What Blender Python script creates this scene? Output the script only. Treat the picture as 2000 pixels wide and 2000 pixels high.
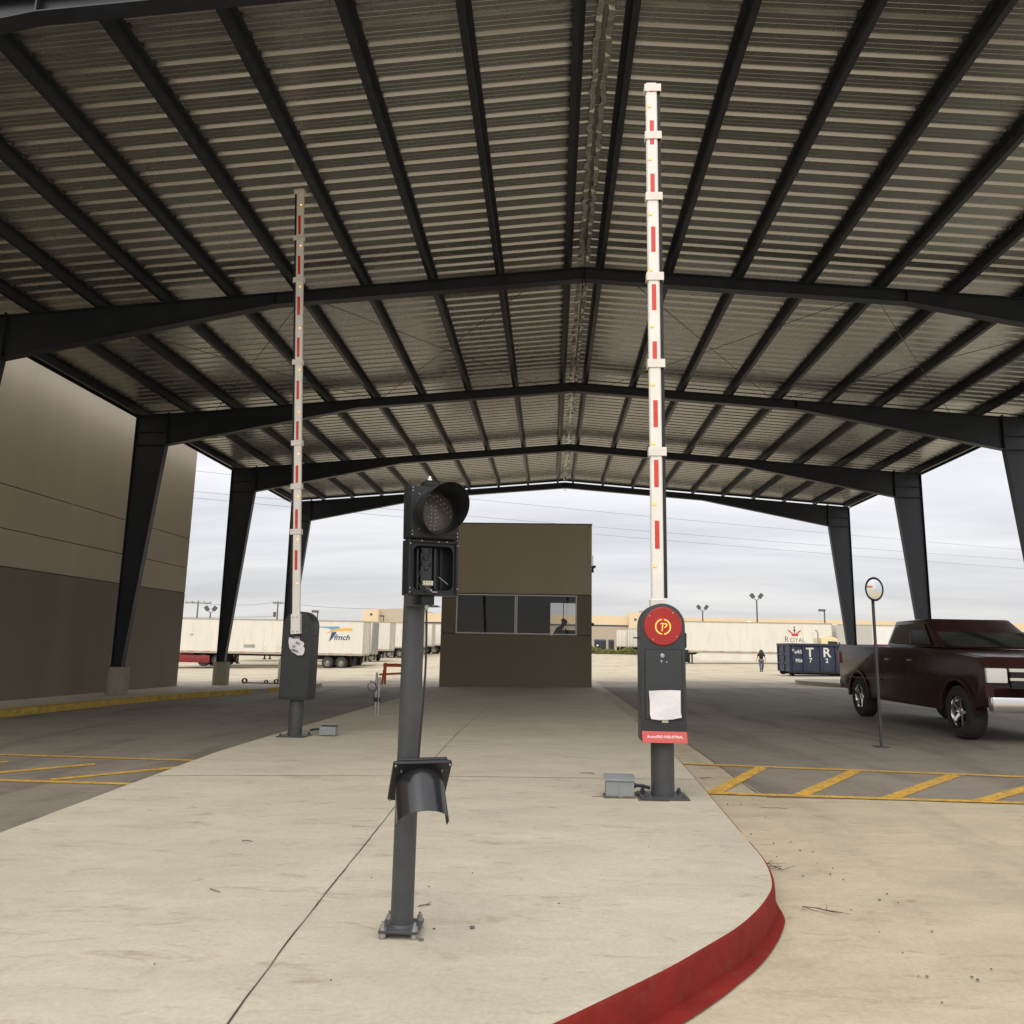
import bpy, bmesh, math, random
from mathutils import Vector, Matrix
R = math.radians
rnd = random.Random(7)
for o in list(bpy.data.objects): bpy.data.objects.remove(o)
SC = bpy.context.scene
COL = SC.collection

# ---------------------------------------------------------------- camera
cd = bpy.data.cameras.new('camera'); cam = bpy.data.objects.new('camera', cd); COL.objects.link(cam)
yaw, pitch, roll = -0.0525, 0.16984, 0.018767
fw = Vector((math.sin(yaw)*math.cos(pitch), math.cos(yaw)*math.cos(pitch), math.sin(pitch)))
rt = Vector((math.cos(yaw), -math.sin(yaw), 0)); up = rt.cross(fw)
r2 = math.cos(roll)*rt + math.sin(roll)*up; u2 = -math.sin(roll)*rt + math.cos(roll)*up
m = Matrix((r2, u2, -fw)).transposed().to_4x4(); m.translation = (0, 0, 1.35)
cam.matrix_world = m
cd.sensor_width = 36; cd.lens = 1524.19/2000*36; cd.clip_end = 5000; cd.clip_start = 0.05
SC.camera = cam
SC.render.resolution_x = 1024; SC.render.resolution_y = 1024

# ---------------------------------------------------------------- sky, sun, exposure
SUN_EL, SUN_AZ = R(47), R(193)          # azimuth measured from +Y clockwise
w = bpy.data.worlds.new("World"); SC.world = w; w.use_nodes = True
nt = w.node_tree; N = nt.nodes; L = nt.links
for n in list(N): N.remove(n)
out = N.new('ShaderNodeOutputWorld'); bg = N.new('ShaderNodeBackground'); bg.inputs[1].default_value = 0.1
L.new(bg.outputs[0], out.inputs[0])
sky = N.new('ShaderNodeTexSky'); sky.sky_type = 'NISHITA'; sky.sun_disc = False
sky.sun_elevation = SUN_EL; sky.sun_rotation = SUN_AZ; sky.air_density = 1.0; sky.dust_density = 2.0
tc = N.new('ShaderNodeTexCoord')
sep = N.new('ShaderNodeSeparateXYZ'); L.new(tc.outputs['Generated'], sep.inputs[0])
def mth(op, a, b=None, clamp=False):
    n = N.new('ShaderNodeMath'); n.operation = op; n.use_clamp = clamp
    for i, v in enumerate((a, b)):
        if v is None: continue
        if isinstance(v, (int, float)): n.inputs[i].default_value = v
        else: L.new(v, n.inputs[i])
    return n.outputs[0]
zc = mth('MAXIMUM', sep.outputs[2], 0.0)
den = mth('ADD', zc, 0.13)
cx = mth('DIVIDE', sep.outputs[0], den); cy = mth('DIVIDE', sep.outputs[1], den)
comb = N.new('ShaderNodeCombineXYZ'); cxr = mth('ADD', cx, mth('MULTIPLY', cy, -0.12)); cyr = mth('ADD', cy, mth('MULTIPLY', cx, 0.12))
L.new(mth('MULTIPLY', cxr, 0.6), comb.inputs[0]); L.new(mth('MULTIPLY', cyr, 1.7), comb.inputs[1])
n1 = N.new('ShaderNodeTexNoise'); n1.inputs['Scale'].default_value = 0.9; n1.inputs['Detail'].default_value = 7; n1.inputs['Roughness'].default_value = 0.55; n1.inputs['Distortion'].default_value = 0.5
L.new(comb.outputs[0], n1.inputs['Vector'])
n2 = N.new('ShaderNodeTexNoise'); n2.inputs['Scale'].default_value = 0.28; n2.inputs['Detail'].default_value = 3
L.new(comb.outputs[0], n2.inputs['Vector'])
nm = mth('ADD', mth('MULTIPLY', n1.outputs[0], 0.6), mth('MULTIPLY', n2.outputs[0], 0.4))
rp = N.new('ShaderNodeValToRGB'); L.new(nm, rp.inputs[0])
rp.color_ramp.elements[0].position = 0.34; rp.color_ramp.elements[0].color = (0.56, 0.575, 0.64, 1)
rp.color_ramp.elements[1].position = 0.64; rp.color_ramp.elements[1].color = (0.90, 0.895, 0.90, 1)
# a warm pale band close to the horizon, brighter cloud overhead (overcast sky: zenith brighter than horizon)
hz = mth('SUBTRACT', 1.0, mth('MULTIPLY', zc, 9.0), True)
mixh = N.new('ShaderNodeMixRGB'); L.new(mth('MULTIPLY', hz, 0.55), mixh.inputs[0]); L.new(rp.outputs[0], mixh.inputs[1]); mixh.inputs[2].default_value = (0.90, 0.865, 0.80, 1)
gain = mth('ADD', 9.1, mth('MULTIPLY', zc, 17.0))
vm = N.new('ShaderNodeVectorMath'); vm.operation = 'SCALE'; L.new(mixh.outputs[0], vm.inputs[0]); L.new(gain, vm.inputs['Scale'])
mx = N.new('ShaderNodeMixRGB'); mx.inputs[0].default_value = 0.93; L.new(sky.outputs[0], mx.inputs[1]); L.new(vm.outputs[0], mx.inputs[2])
L.new(mx.outputs[0], bg.inputs[0])
sd = bpy.data.lights.new('sun', 'SUN'); sd.energy = 1.5; sd.angle = R(65); sd.color = (1, 0.94, 0.84)
sun = bpy.data.objects.new('sun', sd); COL.objects.link(sun)
sun.rotation_euler = (math.pi/2 - SUN_EL, 0, math.pi - SUN_AZ)
SC.view_settings.view_transform = 'Standard'; SC.view_settings.look = 'None'; SC.view_settings.gamma = 1
SC.view_settings.exposure = 0.0

# ---------------------------------------------------------------- helpers
def clamp(v, a, b): return max(a, min(b, v))
def gz(x, y):                                  # ground height: gentle fall to the left and away, rising again far off
    Y = clamp(y, 0, 66); X = clamp(x, -80, 80)
    hb = 1.35 + .0065*Y - X*(.012 + .00016*Y)
    t = clamp((y-66)/56, 0, 1)
    return 1.35 - (hb*(1-t) + t*1.0)

MATS = {}
def mat(name, col, rough=0.6, metal=0.0, var=0.0, vscale=6.0, bump=0.0, bscale=60.0, emit=0.0, spec=None, streak=None, grime=0.0):
    if name in MATS: return MATS[name]
    mt = bpy.data.materials.new(name); mt.use_nodes = True
    t = mt.node_tree; b = t.nodes['Principled BSDF']
    b.inputs['Base Color'].default_value = (*col, 1); b.inputs['Roughness'].default_value = rough; b.inputs['Metallic'].default_value = metal
    if spec is not None: b.inputs['Specular IOR Level'].default_value = spec
    if emit:
        b.inputs['Emission Color'].default_value = (*col, 1); b.inputs['Emission Strength'].default_value = emit
    if var or bump or grime:
        tcn = t.nodes.new('ShaderNodeTexCoord'); src = tcn.outputs['Object']
        if streak:
            mp = t.nodes.new('ShaderNodeMapping'); mp.inputs['Scale'].default_value = streak; t.links.new(src, mp.inputs[0]); src = mp.outputs[0]
        if var:
            nz = t.nodes.new('ShaderNodeTexNoise'); nz.inputs['Scale'].default_value = vscale; nz.inputs['Detail'].default_value = 6; nz.inputs['Roughness'].default_value = 0.6
            t.links.new(src, nz.inputs['Vector'])
            cr = t.nodes.new('ShaderNodeValToRGB'); t.links.new(nz.outputs[0], cr.inputs[0])
            cr.color_ramp.elements[0].position = 0.3; cr.color_ramp.elements[1].position = 0.7
            cr.color_ramp.elements[0].color = (*[c*(1-var) for c in col], 1); cr.color_ramp.elements[1].color = (*[min(1, c*(1+var)) for c in col], 1)
            colout = cr.outputs[0]
            if grime:
                ng = t.nodes.new('ShaderNodeTexNoise'); ng.inputs['Scale'].default_value = vscale*2.7; ng.inputs['Detail'].default_value = 8; t.links.new(src, ng.inputs['Vector'])
                rg = t.nodes.new('ShaderNodeValToRGB'); t.links.new(ng.outputs[0], rg.inputs[0]); rg.color_ramp.elements[0].position = 0.52; rg.color_ramp.elements[1].position = 0.72
                mg = t.nodes.new('ShaderNodeMixRGB'); mgf = t.nodes.new('ShaderNodeMath'); mgf.operation = 'MULTIPLY'; mgf.inputs[1].default_value = grime
                t.links.new(rg.outputs[0], mgf.inputs[0]); t.links.new(mgf.outputs[0], mg.inputs[0]); t.links.new(colout, mg.inputs[1]); mg.inputs[2].default_value = (0.10, 0.075, 0.05, 1)
                colout = mg.outputs[0]
            t.links.new(colout, b.inputs['Base Color'])
            mr = t.nodes.new('ShaderNodeMapRange'); t.links.new(nz.outputs[0], mr.inputs[0]); mr.inputs[3].default_value = clamp(rough-0.12, 0.03, 1); mr.inputs[4].default_value = clamp(rough+0.12, 0.05, 1)
            t.links.new(mr.outputs[0], b.inputs['Roughness'])
        if bump:
            nb = t.nodes.new('ShaderNodeTexNoise'); nb.inputs['Scale'].default_value = bscale; nb.inputs['Detail'].default_value = 4; t.links.new(tcn.outputs['Object'], nb.inputs['Vector'])
            bp = t.nodes.new('ShaderNodeBump'); bp.inputs['Strength'].default_value = bump; bp.inputs['Distance'].default_value = 0.01
            t.links.new(nb.outputs[0], bp.inputs['Height']); t.links.new(bp.outputs[0], b.inputs['Normal'])
    MATS[name] = mt; return mt

def concrete(name, col, dirt=(0.5, 0.44, 0.36), big=0.18, streak=0.16, spots=0.5, tyre=0.0, scale=1.0):
    mt = bpy.data.materials.new(name); mt.use_nodes = True; t = mt.node_tree; n = t.nodes; l = t.links; b = n['Principled BSDF']
    b.inputs['Roughness'].default_value = 0.85; b.inputs['Specular IOR Level'].default_value = 0.25
    g = n.new('ShaderNodeNewGeometry')
    def noise(sc, det=5, mapping=None, rough=0.6, dist=0.0):
        src = g.outputs['Position']
        if mapping:
            mp = n.new('ShaderNodeMapping'); mp.inputs['Scale'].default_value = mapping; l.new(src, mp.inputs[0]); src = mp.outputs[0]
        z = n.new('ShaderNodeTexNoise'); z.inputs['Scale'].default_value = sc; z.inputs['Detail'].default_value = det; z.inputs['Roughness'].default_value = rough; z.inputs['Distortion'].default_value = dist
        l.new(src, z.inputs['Vector']); return z.outputs[0]
    def ramp(src, a, c, v0=0.0, v1=1.0):
        r = n.new('ShaderNodeMapRange'); l.new(src, r.inputs[0]); r.inputs[1].default_value = a; r.inputs[2].default_value = c; r.inputs[3].default_value = v0; r.inputs[4].default_value = v1; return r.outputs[0]
    def mul(c, f):
        v = n.new('ShaderNodeVectorMath'); v.operation = 'SCALE'; l.new(c, v.inputs[0]); l.new(f, v.inputs['Scale']); return v.outputs[0]
    rgb = n.new('ShaderNodeRGB'); rgb.outputs[0].default_value = (*col, 1); c = rgb.outputs[0]
    c = mul(c, ramp(noise(0.35*scale, 4), 0.3, 0.7, 1-big, 1+big))
    c = mul(c, ramp(noise(1.3*scale, 6, (1, 2.2, 1), 0.62, 0.4), 0.3, 0.7, 1-streak, 1+streak*0.7))
    c = mul(c, ramp(noise(9, 5, (1, 1.4, 1), 0.7), 0.3, 0.7, 0.95, 1.05))
    c = mul(c, ramp(noise(45, 4), 0.25, 0.75, 0.90, 1.09))
    c = mul(c, ramp(noise(300, 2), 0.2, 0.8, 0.90, 1.09))
    def blend(c, f, k, dc):
        mm = n.new('ShaderNodeMath'); mm.operation = 'MULTIPLY'; mm.inputs[1].default_value = k; l.new(f, mm.inputs[0])
        mixn = n.new('ShaderNodeMixRGB'); mixn.blend_type = 'MULTIPLY'; l.new(mm.outputs[0], mixn.inputs[0]); l.new(c, mixn.inputs[1]); mixn.inputs[2].default_value = (*dc, 1); return mixn.outputs[0]
    c = blend(c, ramp(noise(2.3*scale, 8, (1, 2.6, 1), 0.7, 0.8), 0.56, 0.74), spots, dirt)
    c = blend(c, ramp(noise(3.4*scale, 7, (1, 3.0, 1), 0.66, 0.9), 0.60, 0.73), spots*0.9, dirt)
    c = blend(c, ramp(noise(19, 4, (1, 3.2, 1), 0.6), 0.70, 0.76), spots, dirt)
    c = blend(c, ramp(noise(11, 6, (1, 1.8, 1), 0.75), 0.68, 0.74), spots*0.8, dirt)
    c = blend(c, ramp(noise(0.8*scale, 6, (1.4, 0.22, 1), 0.6, 0.5), 0.5, 0.72), tyre, (0.42, 0.41, 0.40))
    l.new(c, b.inputs['Base Color'])
    bp = n.new('ShaderNodeBump'); bp.inputs['Strength'].default_value = 0.25; bp.inputs['Distance'].default_value = 0.004
    l.new(noise(120, 5, (1, 1.5, 1)), bp.inputs['Height']); l.new(bp.outputs[0], b.inputs['Normal'])
    MATS[name] = mt; return mt

class MB:
    def __init__(s): s.bm = bmesh.new(); s.M = Matrix()
    def v(s, p): return s.bm.verts.new(s.M @ Vector(p))
    def face(s, pts): return s.bm.faces.new([s.v(p) for p in pts])
    def hexa(s, p):
        v = [s.v(q) for q in p]
        for f in ((0,3,2,1),(4,5,6,7),(0,1,5,4),(1,2,6,5),(2,3,7,6),(3,0,4,7)): s.bm.faces.new([v[i] for i in f])
        return s
    def box(s, x0, x1, y0, y1, z0, z1):
        return s.hexa([(x0,y0,z0),(x1,y0,z0),(x1,y1,z0),(x0,y1,z0),(x0,y0,z1),(x1,y0,z1),(x1,y1,z1),(x0,y1,z1)])
    def prism(s, pts, ax, a0, a1):
        f = {'x': lambda u,w,a: (a,u,w), 'y': lambda u,w,a: (u,a,w), 'z': lambda u,w,a: (u,w,a)}[ax]
        A = [s.v(f(u,w,a0)) for u,w in pts]; B = [s.v(f(u,w,a1)) for u,w in pts]; n = len(pts)
        s.bm.faces.new(A); s.bm.faces.new(B[::-1])
        for i in range(n): s.bm.faces.new((A[i], B[i], B[(i+1)%n], A[(i+1)%n]))
        return s
    def cyl(s, p0, p1, r0, r1=None, n=20, cap=True):
        return s.tube([p0, p1], [r0, r0 if r1 is None else r1], n, cap)
    def tube(s, pts, r, n=8, cap=True):
        pts = [Vector(p) for p in pts]; rr = r if isinstance(r, (list, tuple)) else [r]*len(pts); rings = []
        up0 = None
        for i, p in enumerate(pts):
            d = (pts[min(i+1, len(pts)-1)] - pts[max(i-1, 0)]).normalized()
            a = Vector((0,0,1)) if abs(d.z) < 0.95 else Vector((1,0,0))
            if up0 is not None and (up0 - d*up0.dot(d)).length > 0.1: a = up0
            e1 = (a - d*a.dot(d)).normalized(); e2 = d.cross(e1); up0 = e1
            rings.append([s.v(p + (e1*math.cos(2*math.pi*k/n) + e2*math.sin(2*math.pi*k/n))*rr[i]) for k in range(n)])
        for A, B in zip(rings, rings[1:]):
            for k in range(n): s.bm.faces.new((A[k], A[(k+1)%n], B[(k+1)%n], B[k]))
        if cap:
            s.bm.faces.new(rings[0][::-1]); s.bm.faces.new(rings[-1])
        return s
    def lathe(s, prof, n=24, M=None):               # profile (r, z) around local z, closed at the ends when r=0
        M = M or Matrix(); rings = []
        for r, z in prof:
            rings.append([s.v(M @ Vector((max(r, 1e-4)*math.cos(2*math.pi*k/n), max(r, 1e-4)*math.sin(2*math.pi*k/n), z))) for k in range(n)])
        for A, B in zip(rings, rings[1:]):
            for k in range(n): s.bm.faces.new((A[k], A[(k+1)%n], B[(k+1)%n], B[k]))
        return s
    def build(s, name, material, parent=None, bevel=0.0, smooth=True, seg=2, angle=35):
        bm = s.bm
        bmesh.ops.recalc_face_normals(bm, faces=bm.faces)
        if bevel:
            es = [e for e in bm.edges if len(e.link_faces) == 2 and e.calc_face_angle(0) > R(30)]
            bmesh.ops.bevel(bm, geom=es, offset=bevel, segments=seg, affect='EDGES', profile=0.6, clamp_overlap=True)
        me = bpy.data.meshes.new(name); bm.to_mesh(me); bm.free()
        if smooth:
            for p in me.polygons: p.use_smooth = True
            me.set_sharp_from_angle(angle=R(angle))
        me.materials.append(material)
        o = bpy.data.objects.new(name, me); COL.objects.link(o)
        if parent: o.parent = parent
        return o

def tag(o, label=None, cat=None, group=None, kind=None):
    if label: o['label'] = label
    if cat: o['category'] = cat
    if group: o['group'] = group
    if kind: o['kind'] = kind
    return o
def thing(name, loc, label, cat, group=None, rz=0.0):
    o = bpy.data.objects.new(name, None); o.empty_display_size = 0.2; COL.objects.link(o)
    o.location = loc; o.rotation_euler = (0, 0, rz)
    return tag(o, label, cat, group)
def struct(o): o['kind'] = 'structure'; return o
def copy_tree(o, parent=None):
    c = o.copy(); COL.objects.link(c)
    if parent: c.parent = parent
    for ch in [x for x in COL.objects if x.parent == o]: copy_tree(ch, c)
    return c
def text(name, body, size, material, parent, M, extrude=0.002, bold=0.0, shear=0.0, align='CENTER', sx=1.0):
    c = bpy.data.curves.new(name, 'FONT'); c.body = body; c.size = size; c.extrude = extrude; c.offset = bold; c.shear = shear
    c.align_x = align; c.align_y = 'CENTER'; c.resolution_u = 3
    t = bpy.data.objects.new(name, c); COL.objects.link(t)
    dg = bpy.context.evaluated_depsgraph_get(); me = bpy.data.meshes.new_from_object(t.evaluated_get(dg))
    bpy.data.objects.remove(t); me.transform(M @ Matrix.Diagonal((sx, 1, 1, 1))); me.materials.clear(); me.materials.append(material)
    o = bpy.data.objects.new(name, me); COL.objects.link(o)
    if parent: o.parent = parent
    return o
FRONT = Matrix.Rotation(R(90), 4, 'X')              # text standing upright, facing -Y
def front(x, y, z): return Matrix.Translation((x, y, z)) @ FRONT
def flatshape(mb, polys, y, th=0.004):
    for p in polys: mb.prism(p, 'y', y, y-th)
def circle(cx, cy, r, n=24, a0=0, a1=360): return [(cx+r*math.cos(R(a0+(a1-a0)*i/n)), cy+r*math.sin(R(a0+(a1-a0)*i/n))) for i in range(n + (0 if abs(a1-a0) == 360 else 1))]

# ---------------------------------------------------------------- materials
M_isl = concrete('island_concrete', (0.475, 0.425, 0.33), big=0.08, streak=0.10, spots=0.75, dirt=(0.55, 0.50, 0.43))
M_yard = concrete('yard_concrete', (0.455, 0.39, 0.28), big=0.12, streak=0.12, spots=0.6, tyre=0.4)
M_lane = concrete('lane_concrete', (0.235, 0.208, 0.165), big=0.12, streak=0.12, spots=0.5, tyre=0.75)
M_mid = concrete('shade_fade_concrete', (0.35, 0.30, 0.228), big=0.14, streak=0.12, spots=0.6, tyre=0.5)  # in-between tone, painted for the canopy shade fading into the bright yard
M_gut = concrete('gutter_concrete', (0.42, 0.35, 0.25), big=0.12, streak=0.12, spots=0.8, tyre=0.25)
M_ped = concrete('pedestal_concrete', (0.36, 0.33, 0.25), big=0.1, streak=0.1, spots=0.5)
M_redp = mat('red_curb_paint', (0.185, 0.016, 0.011), 0.75, spec=0.15, var=0.18, vscale=5, bump=0.3, bscale=40, grime=0.2)
M_yelp = mat('yellow_road_paint', (0.58, 0.33, 0.045), 0.8, var=0.25, vscale=9, bump=0.2, grime=0.85)
M_yelc = mat('yellow_curb_paint', (0.50, 0.33, 0.05), 0.7, var=0.25, vscale=4, grime=0.55)
M_joint = mat('joint_dark', (0.05, 0.036, 0.025), 0.95)
M_steel = mat('dark_bronze_steel', (0.021, 0.025, 0.033), 0.42, var=0.15, vscale=3, spec=0.4)
M_sheet = mat('roof_sheet', (0.42, 0.415, 0.395), 0.27, metal=0.9, var=0.012, vscale=1.5, spec=0.5)
M_galv = mat('galvanised', (0.50, 0.49, 0.45), 0.38, metal=0.75, var=0.2, vscale=25)
M_tan = mat('tan_stucco', (0.50, 0.43, 0.32), 0.85, var=0.05, vscale=0.8, bump=0.35, bscale=60, streak=(1.2, 1.2, 0.22), grime=0.04)
M_brown = mat('brown_stucco', (0.225, 0.187, 0.135), 0.85, var=0.06, vscale=0.8, bump=0.35, bscale=60, streak=(1.2, 1.2, 0.22), grime=0.04)
M_reveal = mat('reveal_dark', (0.05, 0.04, 0.03), 0.9)
M_alu = mat('window_aluminium', (0.62, 0.60, 0.55), 0.4, metal=0.3)
M_cab = mat('charcoal_powdercoat', (0.036, 0.039, 0.043), 0.42, var=0.08, vscale=8, bump=0.08, bscale=350, spec=0.4)
M_pole = mat('grey_pole_paint', (0.060, 0.063, 0.066), 0.45, var=0.14, vscale=9, bump=0.06, bscale=200, spec=0.4)
M_black = mat('black_plastic', (0.012, 0.0125, 0.014), 0.36, var=0.1, vscale=20, spec=0.35)
M_gloss = mat('gloss_black', (0.018, 0.018, 0.020), 0.22, var=0.1, vscale=12, spec=0.5)
M_void = mat('deep_black', (0.006, 0.006, 0.007), 0.8)
M_rub = mat('black_rubber', (0.016, 0.016, 0.017), 0.75, var=0.2, vscale=9)
M_arm = mat('arm_white', (0.79, 0.765, 0.71), 0.42, var=0.04, vscale=4)
M_clamp = mat('clamp_ivory', (0.74, 0.70, 0.64), 0.5, var=0.05, vscale=10)
M_reds = mat('red_reflective', (0.62, 0.045, 0.03), 0.4, var=0.1, vscale=12)
M_disc = mat('red_disc', (0.36, 0.016, 0.014), 0.42, var=0.06, vscale=12)
M_redpl = mat('red_plate', (0.46, 0.05, 0.04), 0.45, var=0.06, vscale=12)
M_white = mat('white_paint', (0.80, 0.79, 0.76), 0.5, var=0.05, vscale=6)
M_paper = mat('white_paper', (0.72, 0.695, 0.71), 0.8, var=0.03, vscale=8)
M_ink = mat('black_ink', (0.02, 0.02, 0.02), 0.7)
M_bolt = mat('zinc_bolt', (0.42, 0.42, 0.41), 0.42, metal=0.85, var=0.15, vscale=60)
M_box = mat('grey_box_paint', (0.235, 0.25, 0.255), 0.45, var=0.06, vscale=14, bump=0.05, bscale=180)
M_led = mat('amber_led', (1.0, 0.42, 0.07), 0.4, emit=3.0)
M_ledr = mat('led_halo_ring', (0.9, 0.30, 0.12), 0.4)  # orange ring colour stands in for the glow round each LED
M_plogo = mat('lit_emblem', (1.0, 0.36, 0.055), 0.4, emit=1.9)
M_lens = mat('smoked_lens', (0.085, 0.08, 0.07), 0.30, var=0.05, vscale=30)
M_dot = mat('led_dot', (0.75, 0.74, 0.70), 0.4)
M_trl = mat('trailer_white', (0.72, 0.69, 0.60), 0.5, var=0.04, vscale=0.7, streak=(1.6, 1, 0.3), grime=0.12)
M_trl2 = mat('trailer_ivory', (0.69, 0.655, 0.57), 0.5, var=0.06, vscale=0.7, streak=(1.8, 1, 0.3), grime=0.2)
M_rail = mat('trailer_rail', (0.42, 0.38, 0.30), 0.5, metal=0.3, var=0.15, vscale=4, grime=0.4)
M_tyre = mat('tyre', (0.030, 0.029, 0.028), 0.85, var=0.3, vscale=6)
M_rim = mat('rim', (0.34, 0.31, 0.25), 0.5, metal=0.3, var=0.2, vscale=8)
M_chass = mat('chassis_black', (0.014, 0.013, 0.012), 0.8, var=0.2, vscale=4)
M_grey = mat('door_grey', (0.30, 0.30, 0.30), 0.5, var=0.12, vscale=2)
M_cream = mat('warehouse_cream', (0.72, 0.57, 0.37), 0.85, var=0.03, vscale=0.4)
M_wtan = mat('warehouse_tan', (0.44, 0.37, 0.275), 0.85, var=0.04, vscale=0.4)
M_navy = mat('navy_stripe', (0.06, 0.07, 0.13), 0.7)
M_dockd = mat('dock_dark', (0.02, 0.022, 0.026), 0.6)
M_blue = mat('dumpster_blue', (0.020, 0.030, 0.062), 0.55, var=0.3, vscale=2.2, bump=0.15, bscale=20, grime=0.45)
M_maroon = mat('maroon_paint', (0.034, 0.013, 0.011), 0.22, var=0.1, vscale=3, spec=0.2)
M_chrome = mat('chrome', (0.75, 0.75, 0.75), 0.15, metal=1.0)
M_dglass = mat('dark_glass', (0.015, 0.018, 0.018), 0.06, spec=0.6)
M_tail = mat('tail_red', (0.5, 0.02, 0.015), 0.25)
M_tcream = mat('tractor_cream', (0.72, 0.60, 0.34), 0.35, var=0.05, vscale=3)
M_tred = mat('tractor_red', (0.20, 0.018, 0.022), 0.4, var=0.1, vscale=3)
M_orange = mat('orange_paint', (0.68, 0.16, 0.045), 0.6, var=0.2, vscale=8, grime=0.3)
M_wood = mat('raw_wood', (0.33, 0.21, 0.11), 0.8, var=0.2, vscale=8)
M_pipe = mat('pipe_galv', (0.42, 0.42, 0.40), 0.42, metal=0.5, var=0.2, vscale=20)
M_rust = mat('rusty_pipe', (0.16, 0.09, 0.05), 0.8, var=0.3, vscale=15)
M_skin = mat('skin', (0.42, 0.25, 0.17), 0.6)
M_hair = mat('dark_hair', (0.014, 0.010, 0.008), 0.55)
M_tee = mat('black_tee', (0.014, 0.014, 0.016), 0.85)
M_jean = mat('blue_jeans', (0.10, 0.115, 0.15), 0.85, var=0.15, vscale=9)
M_shoe = mat('dark_shoe', (0.03, 0.025, 0.02), 0.7)
M_grass = mat('weed_green', (0.19, 0.19, 0.06), 0.8, var=0.35, vscale=1.2)
M_stone = mat('grey_pebble', (0.12, 0.115, 0.11), 0.85, var=0.25, vscale=40)
M_twig = mat('dry_twig', (0.10, 0.065, 0.04), 0.9, var=0.25, vscale=30)
M_upole = mat('wood_pole', (0.20, 0.16, 0.12), 0.9)
M_lp = mat('lamp_pole', (0.09, 0.085, 0.08), 0.6)
M_term = mat('terminal_cream', (0.62, 0.58, 0.44), 0.5)
M_copper = mat('red_wire', (0.40, 0.02, 0.02), 0.5)
M_green = mat('green_wire', (0.02, 0.18, 0.10), 0.5)
M_bluec = mat('blue_cable', (0.03, 0.05, 0.12), 0.5)
M_lblue = mat('logo_light_blue', (0.14, 0.34, 0.48), 0.5)
M_lor = mat('logo_orange', (0.80, 0.42, 0.07), 0.5)
M_lnavy = mat('logo_navy', (0.035, 0.06, 0.16), 0.5)
M_lred = mat('logo_red', (0.55, 0.04, 0.045), 0.5)
M_lblk = mat('logo_black', (0.05, 0.045, 0.04), 0.5)
M_amber = mat('amber_lens', (0.85, 0.25, 0.03), 0.3)
M_mirror = mat('mirror_glass', (0.85, 0.85, 0.85), 0.03, metal=1.0)

def glass_mat():
    mt = bpy.data.materials.new('tinted_glass'); mt.use_nodes = True; t = mt.node_tree
    for n in list(t.nodes): t.nodes.remove(n)
    o = t.nodes.new('ShaderNodeOutputMaterial'); a = t.nodes.new('ShaderNodeBsdfTransparent'); a.inputs[0].default_value = (0.42, 0.42, 0.41, 1)
    g = t.nodes.new('ShaderNodeBsdfGlossy'); g.inputs[0].default_value = (0.9, 0.9, 0.9, 1); g.inputs['Roughness'].default_value = 0.02
    f = t.nodes.new('ShaderNodeFresnel'); f.inputs[0].default_value = 1.5; mx = t.nodes.new('ShaderNodeMixShader')
    t.links.new(f.outputs[0], mx.inputs[0]); t.links.new(a.outputs[0], mx.inputs[1]); t.links.new(g.outputs[0], mx.inputs[2]); t.links.new(mx.outputs[0], o.inputs[0])
    return mt
M_glass = glass_mat()

# ================================================================ GROUND
def terrain(name, xs, ys, dz, material):
    bm = bmesh.new(); g = [[bm.verts.new((x, y, gz(x, y)+dz)) for x in xs] for y in ys]
    for i in range(len(ys)-1):
        for j in range(len(xs)-1): bm.faces.new((g[i][j], g[i][j+1], g[i+1][j+1], g[i+1][j]))
    me = bpy.data.meshes.new(name); bm.to_mesh(me); bm.free(); me.materials.append(material)
    for p in me.polygons: p.use_smooth = True
    o = bpy.data.objects.new(name, me); COL.objects.link(o); return struct(o)
xs = [-2500, -900, -300, -80] + list(range(-60, 61, 4)) + [80, 300, 900, 2500]
ys = [-1500, -400, -100, -40, -10] + list(range(0, 66, 3)) + [66, 72, 78, 84, 90, 96, 102, 108, 114, 122, 150, 250, 600, 1500, 3000]
terrain('yard_ground', xs, ys, 0, M_yard)

def draped(name, poly, dz, material, step=2.0, parent=None):
    """flat polygon cut into a grid and laid on the ground"""
    bm = bmesh.new(); bm.faces.new([bm.verts.new((x, y, 0)) for x, y in poly])
    x0 = min(p[0] for p in poly); x1 = max(p[0] for p in poly); y0 = min(p[1] for p in poly); y1 = max(p[1] for p in poly)
    k = math.floor(x0/step)+1
    while k*step < x1:
        bmesh.ops.bisect_plane(bm, geom=bm.verts[:]+bm.edges[:]+bm.faces[:], plane_co=(k*step, 0, 0), plane_no=(1, 0, 0)); k += 1
    k = math.floor(y0/step)+1
    while k*step < y1:
        bmesh.ops.bisect_plane(bm, geom=bm.verts[:]+bm.edges[:]+bm.faces[:], plane_co=(0, k*step, 0), plane_no=(0, 1, 0)); k += 1
    bmesh.ops.triangulate(bm, faces=bm.faces[:])
    for v in bm.verts: v.co.z = gz(v.co.x, v.co.y)+dz
    bmesh.ops.recalc_face_normals(bm, faces=bm.faces)
    for f in bm.faces:
        if f.normal.z < 0: f.normal_flip()
    me = bpy.data.meshes.new(name); bm.to_mesh(me); bm.free(); me.materials.append(material)
    o = bpy.data.objects.new(name, me); COL.objects.link(o)
    if parent: o.parent = parent
    return o
def resample(pts, d):
    out = []
    for (a, b) in zip(pts, pts[1:]):
        n = max(1, int(math.hypot(b[0]-a[0], b[1]-a[1])/d))
        for i in range(n): out.append((a[0]+(b[0]-a[0])*i/n, a[1]+(b[1]-a[1])*i/n))
    out.append(pts[-1]); return out
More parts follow.
